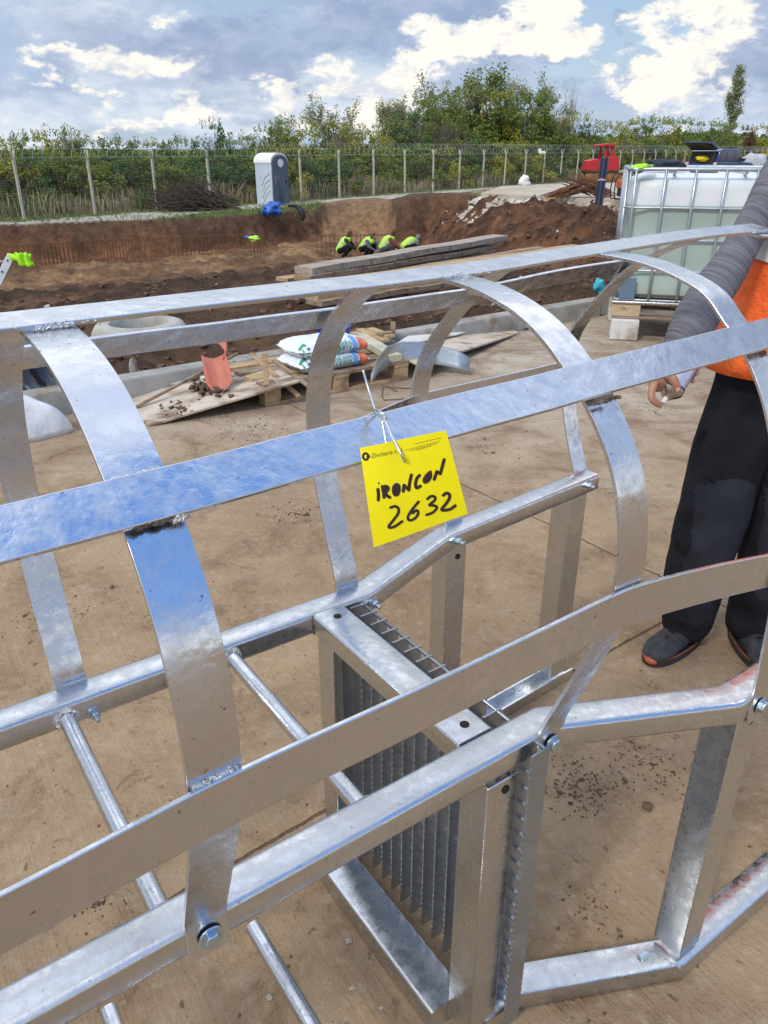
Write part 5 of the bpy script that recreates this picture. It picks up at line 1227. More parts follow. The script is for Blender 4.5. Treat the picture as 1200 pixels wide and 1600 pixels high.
def tree_meshes(kind, seed):
    """unit tree : height 1, half width about .5 for bushes. returns (trunk mesh, crown mesh)"""
    rg = random.Random(seed); tv = MB(); tips = []
    def branch(p, d, ln, r_, depth, spread):
        pts = [p]; q = d.copy()
        for k in range(3): q = (q + Vector((rg.gauss(0, .12), rg.gauss(0, .12), rg.gauss(0, .06) + .04))).normalized(); pts.append(pts[-1] + q * ln / 3)
        tv.tube(pts, [r_, r_ * .85, r_ * .7, r_ * .5], 5 if depth > 1 else 3, cap=False)
        for k in (1, 2, 3): tips.append((pts[k], depth))
        if depth > 0:
            for k in range(rg.randint(3, 4)):
                a = rg.random() * 6.28; s_ = Vector((math.cos(a), math.sin(a), 0)); nd = (q * (1 - spread * .5) + s_ * spread * rg.uniform(.6, 1.2) + ZZ * .25).normalized(); branch(pts[rg.choice([1, 2, 3])], nd, ln * rg.uniform(.55, .8), r_ * .55, depth - 1, spread)
    lv = []; lf = []
    def leaf(c_, sz, up=.2):
        a = Vector((rg.gauss(0, 1), rg.gauss(0, 1), rg.gauss(0, 1))).normalized(); b = a.cross(Vector((rg.gauss(0, 1), rg.gauss(0, 1), rg.gauss(0, 1)))).normalized(); k = len(lv)
        lv.extend([c_ - a * sz, c_ + b * sz * .55, c_ + a * sz, c_ - b * sz * .55]); lf.append((k, k + 1, k + 2, k + 3))
    if kind == 'bush':
        for k in range(5): a = rg.random() * 6.28; branch(Vector((rg.gauss(0, .05), rg.gauss(0, .05), 0)), Vector((math.cos(a) * .5, math.sin(a) * .5, 1)).normalized(), .38, .016, 2, .5)
        cl = []
        for k in range(46):
            a = rg.random() * 6.28; zz = rg.random() ** .8; rr = (.48 * math.sqrt(rg.random())) * (1 - .55 * max(0, zz - .45) / .55); lobe = .72 + .28 * math.sin(a * 2 + seed) * math.sin(a * 3 + seed * 1.7); cl.append((Vector((rr * math.cos(a), rr * math.sin(a), .10 + .78 * zz * lobe * (1 - .55 * (rr / .5) ** 2))), rg.uniform(.05, .12)))
        for c_, r_ in cl:
            for i in range(85): v = Vector((rg.gauss(0, 1), rg.gauss(0, 1), rg.gauss(0, 1))).normalized() * r_ * rg.random() ** .4; leaf(c_ + v, rg.uniform(.012, .024))
        for k in range(14):      # shoots breaking the outline
            a = rg.random() * 6.28; rr = rg.uniform(0, .33); b0 = Vector((rr * math.cos(a), rr * math.sin(a), .78)); 
            hh = rg.uniform(.04, .15)
            for i in range(18): leaf(b0 + Vector((rg.gauss(0, .016), rg.gauss(0, .016), hh * i / 18)), rg.uniform(.010, .018))
    elif kind == 'tree':
        branch(Vector((0, 0, 0)), ZZ.copy(), .35, .028, 4, .62)
        for p, dp in tips:
            if dp > 2: continue
            for i in range(14 if dp else 9): leaf(p + Vector((rg.gauss(0, .028), rg.gauss(0, .028), rg.gauss(0, .024))), rg.uniform(.008, .016))
    elif kind == 'sparse':
        branch(Vector((0, 0, 0)), ZZ.copy(), .40, .018, 4, .42); branch(Vector((.02, 0, 0)), Vector((.15, .1, 1)).normalized(), .34, .014, 4, .42)
        for p, dp in tips:
            if dp > 2: continue
            for i in range(7): leaf(p + Vector((rg.gauss(0, .016), rg.gauss(0, .016), rg.gauss(0, .02))), rg.uniform(.006, .012))
    elif kind == 'twiggy':
        for k in range(16): a = rg.random() * 6.28; branch(Vector((rg.gauss(0, .12), rg.gauss(0, .12), 0)), Vector((math.cos(a) * .45, math.sin(a) * .45, 1)).normalized(), .42, .007, 3, .25)
        for p, dp in tips:
            if dp == 0 and rg.random() < .12: leaf(p, .008)
    elif kind == 'poplar':
        tv.tube([Vector((0, 0, 0)), Vector((.01, 0, .5)), Vector((0, 0, 1))], [.018, .012, .002], 6)
        for k in range(70):
            z = rg.uniform(.12, .97); a = rg.random() * 6.28; ww = .10 * math.sin(min(1, (z - .05) / .35) * math.pi / 2) * (1 - max(0, z - .5) ** 2 * 3.0); b0 = Vector((0, 0, z)); e_ = b0 + Vector((ww * math.cos(a), ww * math.sin(a), .07)); tv.tube([b0, e_], [.003, .0015], 3)
            for i in range(110): leaf(b0.lerp(e_, rg.random()) + Vector((rg.gauss(0, .016), rg.gauss(0, .016), rg.gauss(0, .018))), rg.uniform(.006, .012))
    pts_ = [Vector(v) for v in tv.v] + lv
    zs_ = sorted(v.z for v in pts_); zm = zs_[int(len(zs_) * .995)]; rs_ = sorted(math.hypot(v.x, v.y) for v in pts_); rm_ = rs_[int(len(rs_) * .98)]
    kz = 1 / zm; kr = (.5 / rm_) if kind != 'poplar' else 1
    tv.v = [Vector((v[0] * kr, v[1] * kr, v[2] * kz)) for v in tv.v]; lv = [Vector((v.x * kr, v.y * kr, v.z * kz)) for v in lv]
    return tv, (lv, lf)
VAR = {}
def variant(kind, seed, lm, bark):
    tv, (lv, lf) = tree_meshes(kind, seed)
    r = bpy.data.objects.new('tree', None); c_ = MB().add(lv, lf)
    mt_ = bpy.data.meshes.new('trunk'); mt_.from_pydata(tv.v, [], tv.f); mt_.materials.append(bark); mt_.polygons.foreach_set('use_smooth', [True] * len(mt_.polygons))
    mc_ = bpy.data.meshes.new('crown'); mc_.from_pydata([tuple(v) for v in lv], [], lf); mc_.materials.append(lm)
    return mt_, mc_
for k in range(3): VAR['g%d' % k] = variant('bush', 20 + k, ML_g, M_bark)
for k in range(2): VAR['d%d' % k] = variant('bush', 30 + k, ML_d, M_bark)
for k in range(2): VAR['y%d' % k] = variant('bush', 40 + k, ML_y, M_bark)
VAR['r0'] = variant('bush', 50, ML_r, M_bark)
for k in range(2): VAR['t%d' % k] = variant('tree', 60 + k, (ML_g, ML_d)[k], M_bark)
for k in range(3): VAR['s%d' % k] = variant('sparse', 70 + k, ML_p, M_pale)
VAR['w0'] = variant('twiggy', 80, ML_p, M_pale); VAR['w1'] = variant('twiggy', 81, ML_p, M_bark)
VAR['p0'] = variant('poplar', 90, ML_p, M_bark)
KN_ = {'g': ('bush', 'mid green leafy bush'), 'd': ('bush', 'dark green dense bush'), 'y': ('bush', 'yellow-green bush'), 'r': ('bush', 'russet brown bush'), 't': ('tree', 'full-crowned green tree'), 's': ('sparse_tree', 'thin-leaved pale tree with sky showing through'), 'w': ('bare_tree', 'almost leafless twiggy tree'), 'p': ('poplar_tree', 'tall narrow poplar')}
usedl = {}
ORD = ['first', 'second', 'third', 'fourth', 'fifth', 'sixth', 'seventh', 'eighth', 'ninth', 'tenth', 'eleventh', 'twelfth', 'thirteenth', 'fourteenth', 'fifteenth', 'sixteenth', 'seventeenth', 'eighteenth', 'nineteenth', 'twentieth', 'twenty-first', 'twenty-second', 'twenty-third', 'twenty-fourth', 'twenty-fifth', 'twenty-sixth', 'twenty-seventh', 'twenty-eighth', 'twenty-ninth', 'thirtieth', 'thirty-first', 'thirty-second', 'thirty-third', 'thirty-fourth', 'thirty-fifth', 'thirty-sixth', 'thirty-seventh', 'thirty-eighth']
PXS = [(lambda p: 600 + 1200 * p.x / (p.y * math.cos(PITCH) + (CAMH - 1) * math.sin(PITCH)))(fpt(i)) for i in range(NPOST)]
TREES = []
def plant(px, top, Y, width, v, sx=None):
    """px : picture column, top : picture row of the crown's top, Y : depth, width in metres"""
    p = W(px, 240, Y); tp_ = W(px, top, Y).z; gz = -1.05; h = tp_ - gz; TREES.append((px, p.x, Y, gz, h, width, v, top))
rr = rnd
# row nearest to the fence, left
for (px, top, v, Yo, wd) in (( -10, 236, 'y0', 4, 3.4), (22, 238, 'g1', 6, 3.0), (45, 230, 'g0', 5, 2.8), (75, 228, 'y1', 6.5, 3.2), (105, 222, 'g2', 6, 2.6), (130, 234, 'g0', 5, 3.0), (160, 236, 'd0', 6.5, 3.2), (190, 236, 'g1', 5, 3.0), (215, 238, 'd1', 6, 3), (240, 236, 'y0', 6.5, 2.6), (265, 236, 'd0', 6, 3), (290, 232, 'g2', 6, 3.0), (312, 236, 'd1', 5, 2.6), (340, 210, 'd0', 8, 2.5), (368, 234, 'g0', 6, 3.2), (395, 228, 'g1', 6, 3.4), (425, 214, 'g2', 9, 3.4), (450, 204, 'g0', 10, 4.2), (480, 212, 'y1', 8, 3.6), (505, 222, 'g1', 7, 4), (535, 208, 'y0', 9, 4.4), (560, 218, 'g0', 8, 4.2), (590, 222, 'y1', 7, 4), (612, 208, 'g2', 10, 4.4), (640, 196, 'd1', 9, 5), (665, 176, 'g1', 12, 6), (700, 172, 'g0', 13, 7), (735, 162, 'g2', 14, 7.5), (770, 166, 'y0', 12, 6), (800, 170, 'g1', 13, 7), (835, 172, 'g0', 12, 7), (865, 188, 'g2', 9, 6), (890, 196, 'y1', 9, 5.5), (915, 206, 'd0', 8, 5), (932, 214, 'g1', 7, 4.5),
    (960, 206, 'y1', 8, 6), (985, 202, 'y0', 9, 6.5), (1010, 199, 'g1', 9, 6.5), (1035, 201, 'y0', 8, 6), (1060, 200, 'g0', 9, 6.5), (1085, 202, 'g2', 8, 6.5), (1110, 204, 'g1', 9, 6.5), (1135, 206, 'g0', 8, 6), (1160, 208, 'r0', 8, 4.4), (1185, 206, 'y0', 8, 6), (1205, 205, 'y1', 8, 6)):
    # depth from the fence line at that column
    k = (px - 600) / 1200; i = 0
    best = min(range(-30, 380), key=lambda q: abs((lambda p_: 600 + 1200 * p_.x / (p_.y * math.cos(PITCH) + 1.1))(fpt(q / 10)) - px)); Yf = fpt(best / 10).y
    plant(px, top, Yf + Yo, wd, v)
# second, lower fill row right behind the fence
for i in range(46):
    px = -15 + i * 27 + rr.uniform(-6, 6); best = min(range(-30, 380), key=lambda q: abs((lambda p_: 600 + 1200 * p_.x / (p_.y * math.cos(PITCH) + 1.1))(fpt(q / 10)) - px)); Yf = fpt(best / 10).y
    tt = 252 if px < 400 else (243 - 18 * math.exp(-((px - 780) / 110) ** 2) if px < 940 else 226)
    plant(px, tt + rr.uniform(-2, 16), Yf + 3.4 + rr.uniform(-.6, 1.5), 2.6 + Yf * .028, rr.choice(['g0', 'g1', 'g2', 'd0', 'd1', 'd0', 'y0', 'y1'] if px > 400 else ['g0', 'd1', 'g2', 'd0', 'g1']))
# sparse and tall ones
for (px, top, v, Yo, wd) in ((520, 158, 's0', 16, 5.5), (592, 162, 's1', 16, 5), (632, 152, 's2', 18, 6), (700, 116, 's0', 16, 7.5), (740, 110, 't0', 15, 8.5), (765, 128, 's1', 18, 6), (800, 130, 'w0', 16, 6), (850, 124, 's2', 14, 7), (878, 136, 'w0', 15, 6), (690, 182, 'w1', 6, 5.5), (430, 194, 's1', 12, 3.0), (120, 208, 's2', 5.5, 2.0), (1134, 108, 'p0', 26, 20)):
    best = min(range(-30, 380), key=lambda q: abs((lambda p_: 600 + 1200 * p_.x / (p_.y * math.cos(PITCH) + 1.1))(fpt(q / 10)) - px)); plant(px, top, fpt(best / 10).y + Yo, wd, v)
TREES.sort(key=lambda t_: t_[0])
lab_n = {}
for (px, x, Y, gz, h, width, v, top) in TREES:
    nm, desc = KN_[v[0]]
    gap = sum(1 for q in PXS if q < px)
    where = 'right behind the ' + ORD[max(0, min(gap, 37))] + ' fence post from the left' if gap < 37 else 'at the far right end of the fence'
    row = 'tall ' if top < 200 else ('low ' if top > 238 else '')
    key = (row + desc + ' ' + where)
    lab_n[key] = lab_n.get(key, 0) + 1
    if lab_n[key] > 1: key = ('another ', 'a third ', 'a fourth ', 'a fifth ')[lab_n[key] - 2] + key
    key = key.replace('with sky showing through ', '')
    e = empty(nm, (x, Y, gz), key, 'bush' if nm == 'bush' else 'tree', 'bushes and trees beyond the fence', rz=rr.uniform(0, 6.28))
    sx = width if v[0] in 'gdyr' else (width * .95 if v[0] in 'stw' else h * 1.0); e.scale = (sx * (1.12 if v[0] in 'gdyr' else 1), sx * (1.12 if v[0] in 'gdyr' else 1), h * (1.22 if v[0] in 'gdyr' else 1.03))
    for m_, nm2 in zip(VAR[v], ('trunk', 'crown')):
        if not len(m_.polygons): continue
        o = bpy.data.objects.new(nm2, m_); COL.objects.link(o); o.parent = e
# far wood closing the horizon
def farwood():
    px = random.uniform(-60, 1260); Y = random.uniform(170, 210); p = W(px, 240, Y); z = random.uniform(-1, 1.0 + 1.2 * noise.noise(Vector((p.x * .05, 0, 0))) + (3.0 if px > 900 else 0)); return p.x, Y, z
fv = []; ff = []
for i in range(26000):
    x, y, z = farwood(); s_ = random.uniform(.25, .6); a = Vector((random.gauss(0, 1), random.gauss(0, 1), random.gauss(0, 1))).normalized() * s_; b = a.cross(Vector((random.random(), random.random(), 1))).normalized() * s_; c_ = Vector((x, y, z)); k = len(fv); fv += [c_ - a, c_ + b, c_ + a, c_ - b]; ff.append((k, k + 1, k + 2, k + 3))
MB().add(fv, ff).build('far_wood', ML_g, kind='stuff', label='distant belt of green woodland on the horizon', cat='woodland')
# ================================================================== red machine, pipe, rebar heap, generator, car
M_mred = mat('machine_red', (.50, .012, .018), (.38, .012, .016), 4, .45, c3=(.25, .04, .03), s3=3); M_mbrown = mat('rusty_orange_wheel', (.32, .13, .04), (.18, .085, .035), 6, .85); M_blk = mat('black_steel', (.02, .02, .022), (.035, .03, .03), 6, .7)
mp = W(940, 283, 43.0); mp.z = tz(mp.x, mp.y) if dpoly(mp.x, mp.y, FS) > 0 else 0.0
MK = (W(960, 283, 43) - W(915, 283, 43)).length / 45     # metres per photo pixel there
mp.z = W(940, 284, 43).z
rm = empty('road_roller', mp, 'small red construction machine with open canopy and rusty orange wheels', 'machine', rz=0)
def mq(px, py, dy=0): return W(px, py, 43.0) + Vector((0, dy, 0))
def slabpx(pts, y0, y1, nm, m_, bev=.03):
    ctr = [mq(a, b) for a, b in pts]; return MB().loft([[c_ + Vector((0, y, 0)) for c_ in ctr] for y in (y0, y1)]).build(nm, m_, rm, bevel=bev)
slabpx([(913, 267), (916, 251), (930, 248), (940, 250), (941, 268)], -.5, .7, 'engine_hood', M_mred)
slabpx([(914, 271), (913, 267), (962, 267), (962, 271)], -.55, .75, 'chassis', M_blk, .01)
slabpx([(943, 267), (944, 247), (953, 243), (963, 245), (964, 265), (960, 267)], -.5, .7, 'rear_box', M_mred)
slabpx([(937, 267), (936, 250), (945, 250), (945, 267)], -.4, .6, 'seat_console', M_mred)
for dy in (-.45, .6): slabpx([(939, 250), (943, 229), (946, 229), (944, 250)], dy, dy + .08, 'canopy_post', M_mred, .01); slabpx([(953, 246), (950, 229), (956, 228), (958, 244)], dy, dy + .08, 'canopy_post', M_mred, .01)
slabpx([(932, 229), (933, 226), (950, 224), (957, 225), (957, 229), (945, 228.5)], -.6, .8, 'canopy', M_mred, .02)
for cx in (918, 928, 950, 959):
    for dy in (-.45, .5): c_ = mq(cx, 277, dy); MB().lathe(c_ - Vector((0, .12, 0)), [(0, 0), (.16, 0), (.24, .04), (.24, .22), (.16, .26), (0, .26)], 18, Vector((0, 1, 0))).build('wheel', M_mbrown, rm, smooth=True, autos=40)
# blue-black plastic pipe
a = W(931, 352, 24.2); b = W(945, 248, 24.6); mb = MB(); 
pm = MB().tube([a, a.lerp(b, .2), a.lerp(b, .4), a.lerp(b, .6), a.lerp(b, .8), b], .118, 20); po = pm.build('plastic_pipe', mat('navy_pipe', (.008, .015, .05), (.006, .010, .035), 4, .28), None, smooth=True, autos=50, label='dark navy plastic pipe leaning upright at the edge of the far slab', cat='pipe', origin=a)
MB().tube([a.lerp(b, .665), a.lerp(b, .69)], .122, 20).build('pipe_stripe', mat('pinkish_tape', (.5, .32, .38), (.4, .3, .34), 5, .6), po, smooth=True, autos=50)
# rusty bars heap
mb = MB(); c0 = W(905, 306, 28.4); c0.z = .02
for i in range(150):
    ang = random.gauss(-.15, .45); x0 = random.uniform(-.75, .75); h = .55 * (1 - abs(x0 - .1) / 1.1) * random.random(); ln = random.uniform(.5, 1.3); d = Vector((math.cos(ang), random.uniform(-.4, .4), -.35 if x0 > -.1 else .35)).normalized(); p0 = c0 + Vector((x0, random.uniform(-.5, .5), h + .05)); q = [p0 - d * ln / 2, p0 + Vector((0, 0, .03)), p0 + d * ln / 2]
    for v in q: v.z = max(v.z, .02)
    mb.tube(q, random.choice([.008, .012, .016]), 4)
mb.build('rusty_bars', M_rust, kind='stuff', label='tangled heap of rusty reinforcement bars on the far slab', cat='rebar')
# generator
gp = W(975, 313, 26.9); gp.z = 0.0; ge = empty('generator', gp + Vector((0, .3, 0)), 'small orange and black generator in a tube frame at the slab edge', 'generator'); gp = gp + Vector((0, .3, 0))
MB().box(gp + Vector((.05, 0, .47)), (.46, .4, .26)).build('engine', mat('generator_orange', (.55, .14, .03), (.4, .1, .03), 8, .5), ge, bevel=.03)
MB().box(gp + Vector((.08, 0, .22)), (.42, .38, .26)).build('alternator', M_blk, ge, bevel=.03)
MB().box(gp + Vector((.22, -.02, .5)), (.2, .42, .22)).build('control_panel', mat('panel_blue', (.04, .07, .2), (.05, .08, .22), 8, .5), ge, bevel=.01)
for dy in (-.24, .24): MB().tube(smooth_path([gp + Vector((-.30, dy, .03)), gp + Vector((-.33, dy, .35)), gp + Vector((-.28, dy, .70)), gp + Vector((-.05, dy, .80)), gp + Vector((.30, dy, .78)), gp + Vector((.36, dy, .4)), gp + Vector((.33, dy, .03)), gp + Vector((-.30, dy, .03))], 4), .02, 6).build('tube_frame', M_blk, ge, smooth=True)
crumple(gp + Vector((-.02, .1, .82)), (.16, .12, .07), mat('tan_cloth', (.45, .35, .26), (.3, .22, .16), 8, .8), 'cloth_bag', 'small tan bag lying on top of the generator', 'bag', 3)
# white bag at the slab edge
crumple(W(819, 289, 38) + Vector((0, 0, .12)), (.26, .2, .26), M_wb, 'plastic_bag', 'small white plastic bag at the far edge of the concrete', 'bag', 12)
crumple(W(180, 317, 37) , (.22, .15, .07), M_wb, 'plastic_bag', 'white litter bag in the dry grass behind the left fence posts', 'bag', 15)
# ---- car, seen from behind with its tailgate raised
CY = 44.0; cpx = (W(1100, 270, CY) - W(1000, 270, CY)).length / 100
cb = W(1088, 286, CY); cz = cb.z; car = empty('parked_car', W(1115, 286, CY + 1), 'dark blue SUV with its tailgate raised and something yellow in the boot', 'car')
CA = R(40); cf = Vector((math.cos(CA), math.sin(CA), 0)); cs = Vector((math.sin(CA), -math.cos(CA), 0))   # forward, right side (towards camera)
co = W(1066, 286, CY); co.z = cz
def cq(x, y, z): return co + cf * x + cs * y + ZZ * z       # x from the rear bumper forward, y 0 (left) .. 1.75 (right)
M_cb = mat('car_paint_blue', (.015, .035, .13), (.012, .03, .11), 3, .25, .3, coat=.8); M_gl = mat('car_glass', (.04, .05, .06), (.06, .07, .08), 3, .08, 0, spec=1.0); M_cbl = mat('car_black', (.012, .012, .014), (.02, .02, .02), 4, .6)
CWd = 1.76
prof_low = [(.0, .30), (.0, .95), (.10, 1.02), (3.0, 1.02), (3.6, .98), (4.15, .82), (4.25, .55), (4.22, .30)]
MB().loft([[cq(x, y, z) for x, z in prof_low] for y in (0, CWd)]).build('body', M_cb, car, bevel=.07, seg=3)
prof_cab = [(.10, 1.00), (.28, 1.52), (.55, 1.63), (2.1, 1.64), (2.95, 1.02)]
cab = MB().loft([[cq(x, y, z) for x, z in prof_cab] for y in (.07, CWd - .07)]).build('cabin', M_cb, car, bevel=.05, seg=3)
for x0, x1, x2, x3 in ((.32, .88, .95, .50), (1.0, 1.72, 1.68, 1.02), (1.80, 2.66, 2.06, 1.78)):
    for y in (CWd - .062, .062 - .0): MB().loft([[cq(x0, y + d, 1.08), cq(x1, y + d, 1.08), cq(x2, y + d, 1.50), cq(x3, y + d, 1.50)] for d in (-.006, .006)]).build('window', M_gl, cab)
MB().loft([[cq(2.90, .16, 1.05), cq(2.90, CWd - .16, 1.05), cq(2.2, CWd - .22, 1.60), cq(2.2, .22, 1.60)], [cq(2.93, .16, 1.06), cq(2.93, CWd - .16, 1.06), cq(2.23, CWd - .22, 1.61), cq(2.23, .22, 1.61)]]).build('windscreen', M_gl, cab)
MB().loft([[cq(-.02, .22, .70), cq(-.02, CWd - .22, .70), cq(.10, CWd - .24, 1.50), cq(.10, .24, 1.50)], [cq(.06, .22, .70), cq(.06, CWd - .22, .70), cq(.20, CWd - .24, 1.50), cq(.20, .24, 1.50)]]).build('boot_opening', M_cbl, car)
tgt = MB().loft([[cq(.20, .14, 1.60), cq(.20, CWd - .14, 1.60), cq(-.45, CWd - .16, 1.86), cq(-.90, CWd - .24, 1.88), cq(-.90, .24, 1.88), cq(-.45, .16, 1.86)], [cq(.24, .14, 1.68), cq(.24, CWd - .14, 1.68), cq(-.43, CWd - .16, 1.95), cq(-.92, CWd - .24, 1.95), cq(-.92, .24, 1.95), cq(-.43, .16, 1.95)]]); tgt.build('tailgate', M_cb, car, bevel=.03)
MB().loft([[cq(.10, .18, 1.56), cq(.10, CWd - .18, 1.56), cq(-.85, CWd - .3, 1.85), cq(-.85, .3, 1.85)], [cq(.12, .18, 1.60), cq(.12, CWd - .18, 1.60), cq(-.85, CWd - .3, 1.875), cq(-.85, .3, 1.875)]]).build('tailgate_lining', M_cbl, car)
MB().loft([[cq(-.10, -.02, z), cq(.3, -.03, z), cq(.3, CWd + .03, z), cq(-.10, CWd + .02, z)] for z in (.30, .64)]).build('rear_bumper', M_cbl, car, bevel=.05)
for y in (.10, CWd - .10): MB().box(cq(-.005, y, .88), (.08, .18, .26), CA).build('tail_lamp', mat('lamp_red_white', (.6, .25, .25), (.7, .6, .6), 9, .2), car, bevel=.02)
for x in (.80, 3.42):
    for y in (.02, CWd - .22):
        wh = MB().lathe(cq(x, y, .34), [(0, 0), (.24, 0), (.34, .02), (.34, .20), (.24, .22), (0, .22)], 22, cs).build('wheel', M_cbl, car, smooth=True, autos=35); MB().lathe(cq(x, y + (.221 if y > 1 else -.004), .34), [(0, 0), (.2, 0), (.2, .004), (0, .004)], 16, cs).build('rim', M_alu, wh)
for y in (.12, CWd - .12): MB().tube([cq(.6, y, 1.68), cq(2.0, y, 1.69)], .025, 6).build('roof_rail', M_cbl, car, smooth=True)
MB().box(cq(2.55, CWd + .06, 1.12), (.2, .14, .14), CA).build('wing_mirror', M_cbl, car, bevel=.03)
crumple(cq(-.06, .95, 1.18), (.30, .22, .13), mat('bright_yellow', (.85, .65, .01), (.7, .5, .01), 5, .5), 'yellow_bundle', 'bright yellow bundle in the open boot of the car', 'bundle', 7)
# tarpaulin-covered thing and yellow frame right of the car
crumple(W(1175, 257, 47), (.85, .6, .55), mat('pale_sheet', (.48, .50, .51), (.38, .40, .42), 4, .6, bump=.3), 'sheeting', 'pale grey sheet heaped beside the front of the car', 'sheeting', 21, 18, .35)
M_yel = mat('scaffold_yellow', (.62, .36, .03), (.5, .28, .03), 6, .6)
ty = empty('trestle', W(1192, 268, 52), 'yellow metal trestle frame standing near the fence at the far right', 'trestle')
for a, b in (((1182, 262), (1191, 241)), ((1186, 262), (1195, 241)), ((1193, 241), (1203, 262)), ((1188, 262), (1197, 241))): MB().bar(W(*a, 52), W(*b, 52), .09, .06).build('leg', M_yel, ty)
MB().bar(W(1188, 241, 52), W(1200, 241, 52), .08, .08).build('crossbar', M_yel, ty)
# ================================================================== the worker holding a spray can
M_skin = mat('skin', (.46, .23, .15), (.38, .18, .11), 14, .5, bump=.1, bscale=120, c3=(.34, .15, .10), s3=30)
M_trou = mat('black_work_cloth', (.010, .010, .013), (.018, .018, .023), 7, .9, spec=.15, bump=.8, bscale=10, bdist=.035); M_pad = mat('slate_work_cloth', (.020, .022, .032), (.030, .032, .044), 8, .9, spec=.15, bump=.5, bscale=14, bdist=.02)
M_or = mat('hi_vis_orange', (.95, .16, .02), (.85, .12, .015), 5, .7, bump=.9, bscale=7, bdist=.045)
m = bpy.data.materials.new('grey_ribbed_knit'); m.use_nodes = True; t = NT(m.node_tree); b = t.n['Principled BSDF']; o_ = t.node('ShaderNodeTexCoord').outputs['Object']
AX = (W(1150, 455, 2.07) - W(1062, 572, 1.97)).normalized()
rq = AX.rotation_difference(Vector((1, 0, 0))).to_euler(); mv = t.mapping(o_, (1, 1, 1), tuple(rq))
rib = t.noise(t.mapping(mv, (60, 4, 4)), 1.0, 5, .6, .5); rib2 = t.noise(t.mapping(mv, (170, 10, 10)), 1.0, 3, .6)
t.put(b.inputs['Base Color'], t.mix(t.ramp(t.math('ADD', t.math('MULTIPLY', rib, .5), t.math('MULTIPLY', rib2, .5)), .34, .66), (.095, .095, .112, 1), (.19, .19, .22, 1))); b.inputs['Roughness'].default_value = .95
bn = t.node('ShaderNodeBump'); bn.inputs['Strength'].default_value = .9; bn.inputs['Distance'].default_value = .012; t.put(bn.inputs['Height'], t.math('ADD', rib, t.math('MULTIPLY', rib2, .3))); t.l.new(bn.outputs[0], b.inputs['Normal']); M_knit = m
hipL, hipR = W(1168, 612, 2.26), W(1262, 612, 2.28); knL, knR = W(1115, 795, 2.14), W(1222, 800, 2.18)
anL, anR = G(1074, 968, .10), G(1172, 968, .10); toeL, toeR = G(1022, 1022, .03), G(1196, 1034, .03)
pel = (hipL + hipR) / 2; man = empty('person', (pel.x, pel.y, 0), 'person in orange hi-vis vest and black trousers holding a spray can', 'person')
chest = pel + Vector((.01, .02, .36)); neck = pel + Vector((.0, .0, .60)); head = pel + Vector((-.03, -.05, .74))
shL = W(1226, 272, 2.20); shR = shL + Vector((.38, .04, .0)); elb = W(1114, 452, 2.07); wri = W(1052, 566, 1.965)
elbR = shR + Vector((.10, .06, -.29)); wriR = elbR + Vector((-.02, -.12, -.24))
mb = MB(); limb(mb, [pel, chest, neck - ZZ * .04], [.12, .13, .07]); limb(mb, [neck - ZZ * .06, head - ZZ * .03], [.058, .055])
mb.sphere(head, .095, 16, 12, sc_=(.82, 1.0, 1.18)); mb.sphere(head + Vector((0, -.025, -.065)), .055, 12, 8, sc_=(.9, 1, .9)); mb.sphere(head + Vector((0, -.098, -.012)), .014, 8, 6, sc_=(.8, 1.1, 1.6))
for s_ in (-1, 1): mb.sphere(head + Vector((s_ * .080, .01, -.005)), .024, 8, 6, sc_=(.4, .8, 1.2))
mb.tube([head + Vector((-.024, -.088, -.055)), head + Vector((0, -.094, -.054)), head + Vector((.024, -.088, -.055))], .006, 6)
for a, b_, c_ in ((shL, elb, wri), (shR, elbR, wriR)): limb(mb, [a, b_, c_], [.035, .032, .026])
for a, b_, c_ in ((hipL, knL, anL), (hipR, knR, anR)): limb(mb, [a, b_, c_], [.08, .055, .038]); 
for a, b_ in ((anL, toeL), (anR, toeR)): limb(mb, [a - ZZ * .045, (a - ZZ * .05).lerp(b_, .55) + ZZ * .006], [.032, .026])
# left-of-picture hand, gripping the can
can0 = W(1037, 628, 1.925); can1 = W(1083, 548, 2.00); cdir = (can1 - can0).normalized(); can1 = can0 + cdir * .215
def hp(px, py, Y): return W(px, py, Y)
limb(mb, [wri, hp(1042, 580, 1.955), hp(1033, 594, 1.945)], [.027, .026, .022])
mb.sphere(hp(1031, 590, 1.955), .029, 12, 8, sc_=(.75, 1.0, 1.0)); mb.sphere(hp(1026, 600, 1.95), .022, 12, 8)
limb(mb, [hp(1024, 597, 1.93), hp(1018, 612, 1.915), hp(1019, 624, 1.905), hp(1031, 633, 1.905)], [.0125, .0105, .0098, .0088], 10)      # index finger on the nozzle
limb(mb, [hp(1041, 582, 1.925), hp(1050, 590, 1.897), hp(1055, 598, 1.888), hp(1059, 608, 1.886)], [.0135, .0125, .0115, .0105], 10)  # thumb over the front
for k, (x0, y0) in enumerate(((1026, 603), (1030, 594), (1035, 586))):
    c_ = can0 + cdir * (.075 + .024 * k); limb(mb, [hp(x0, y0, 1.96), c_ + Vector((-.035, .030, .0)), c_ + Vector((.002, .046, .0)), c_ + Vector((.036, .028, -.004)), c_ + Vector((.042, .002, -.008))], [.0115, .0105, .0098, .009, .008], 9)
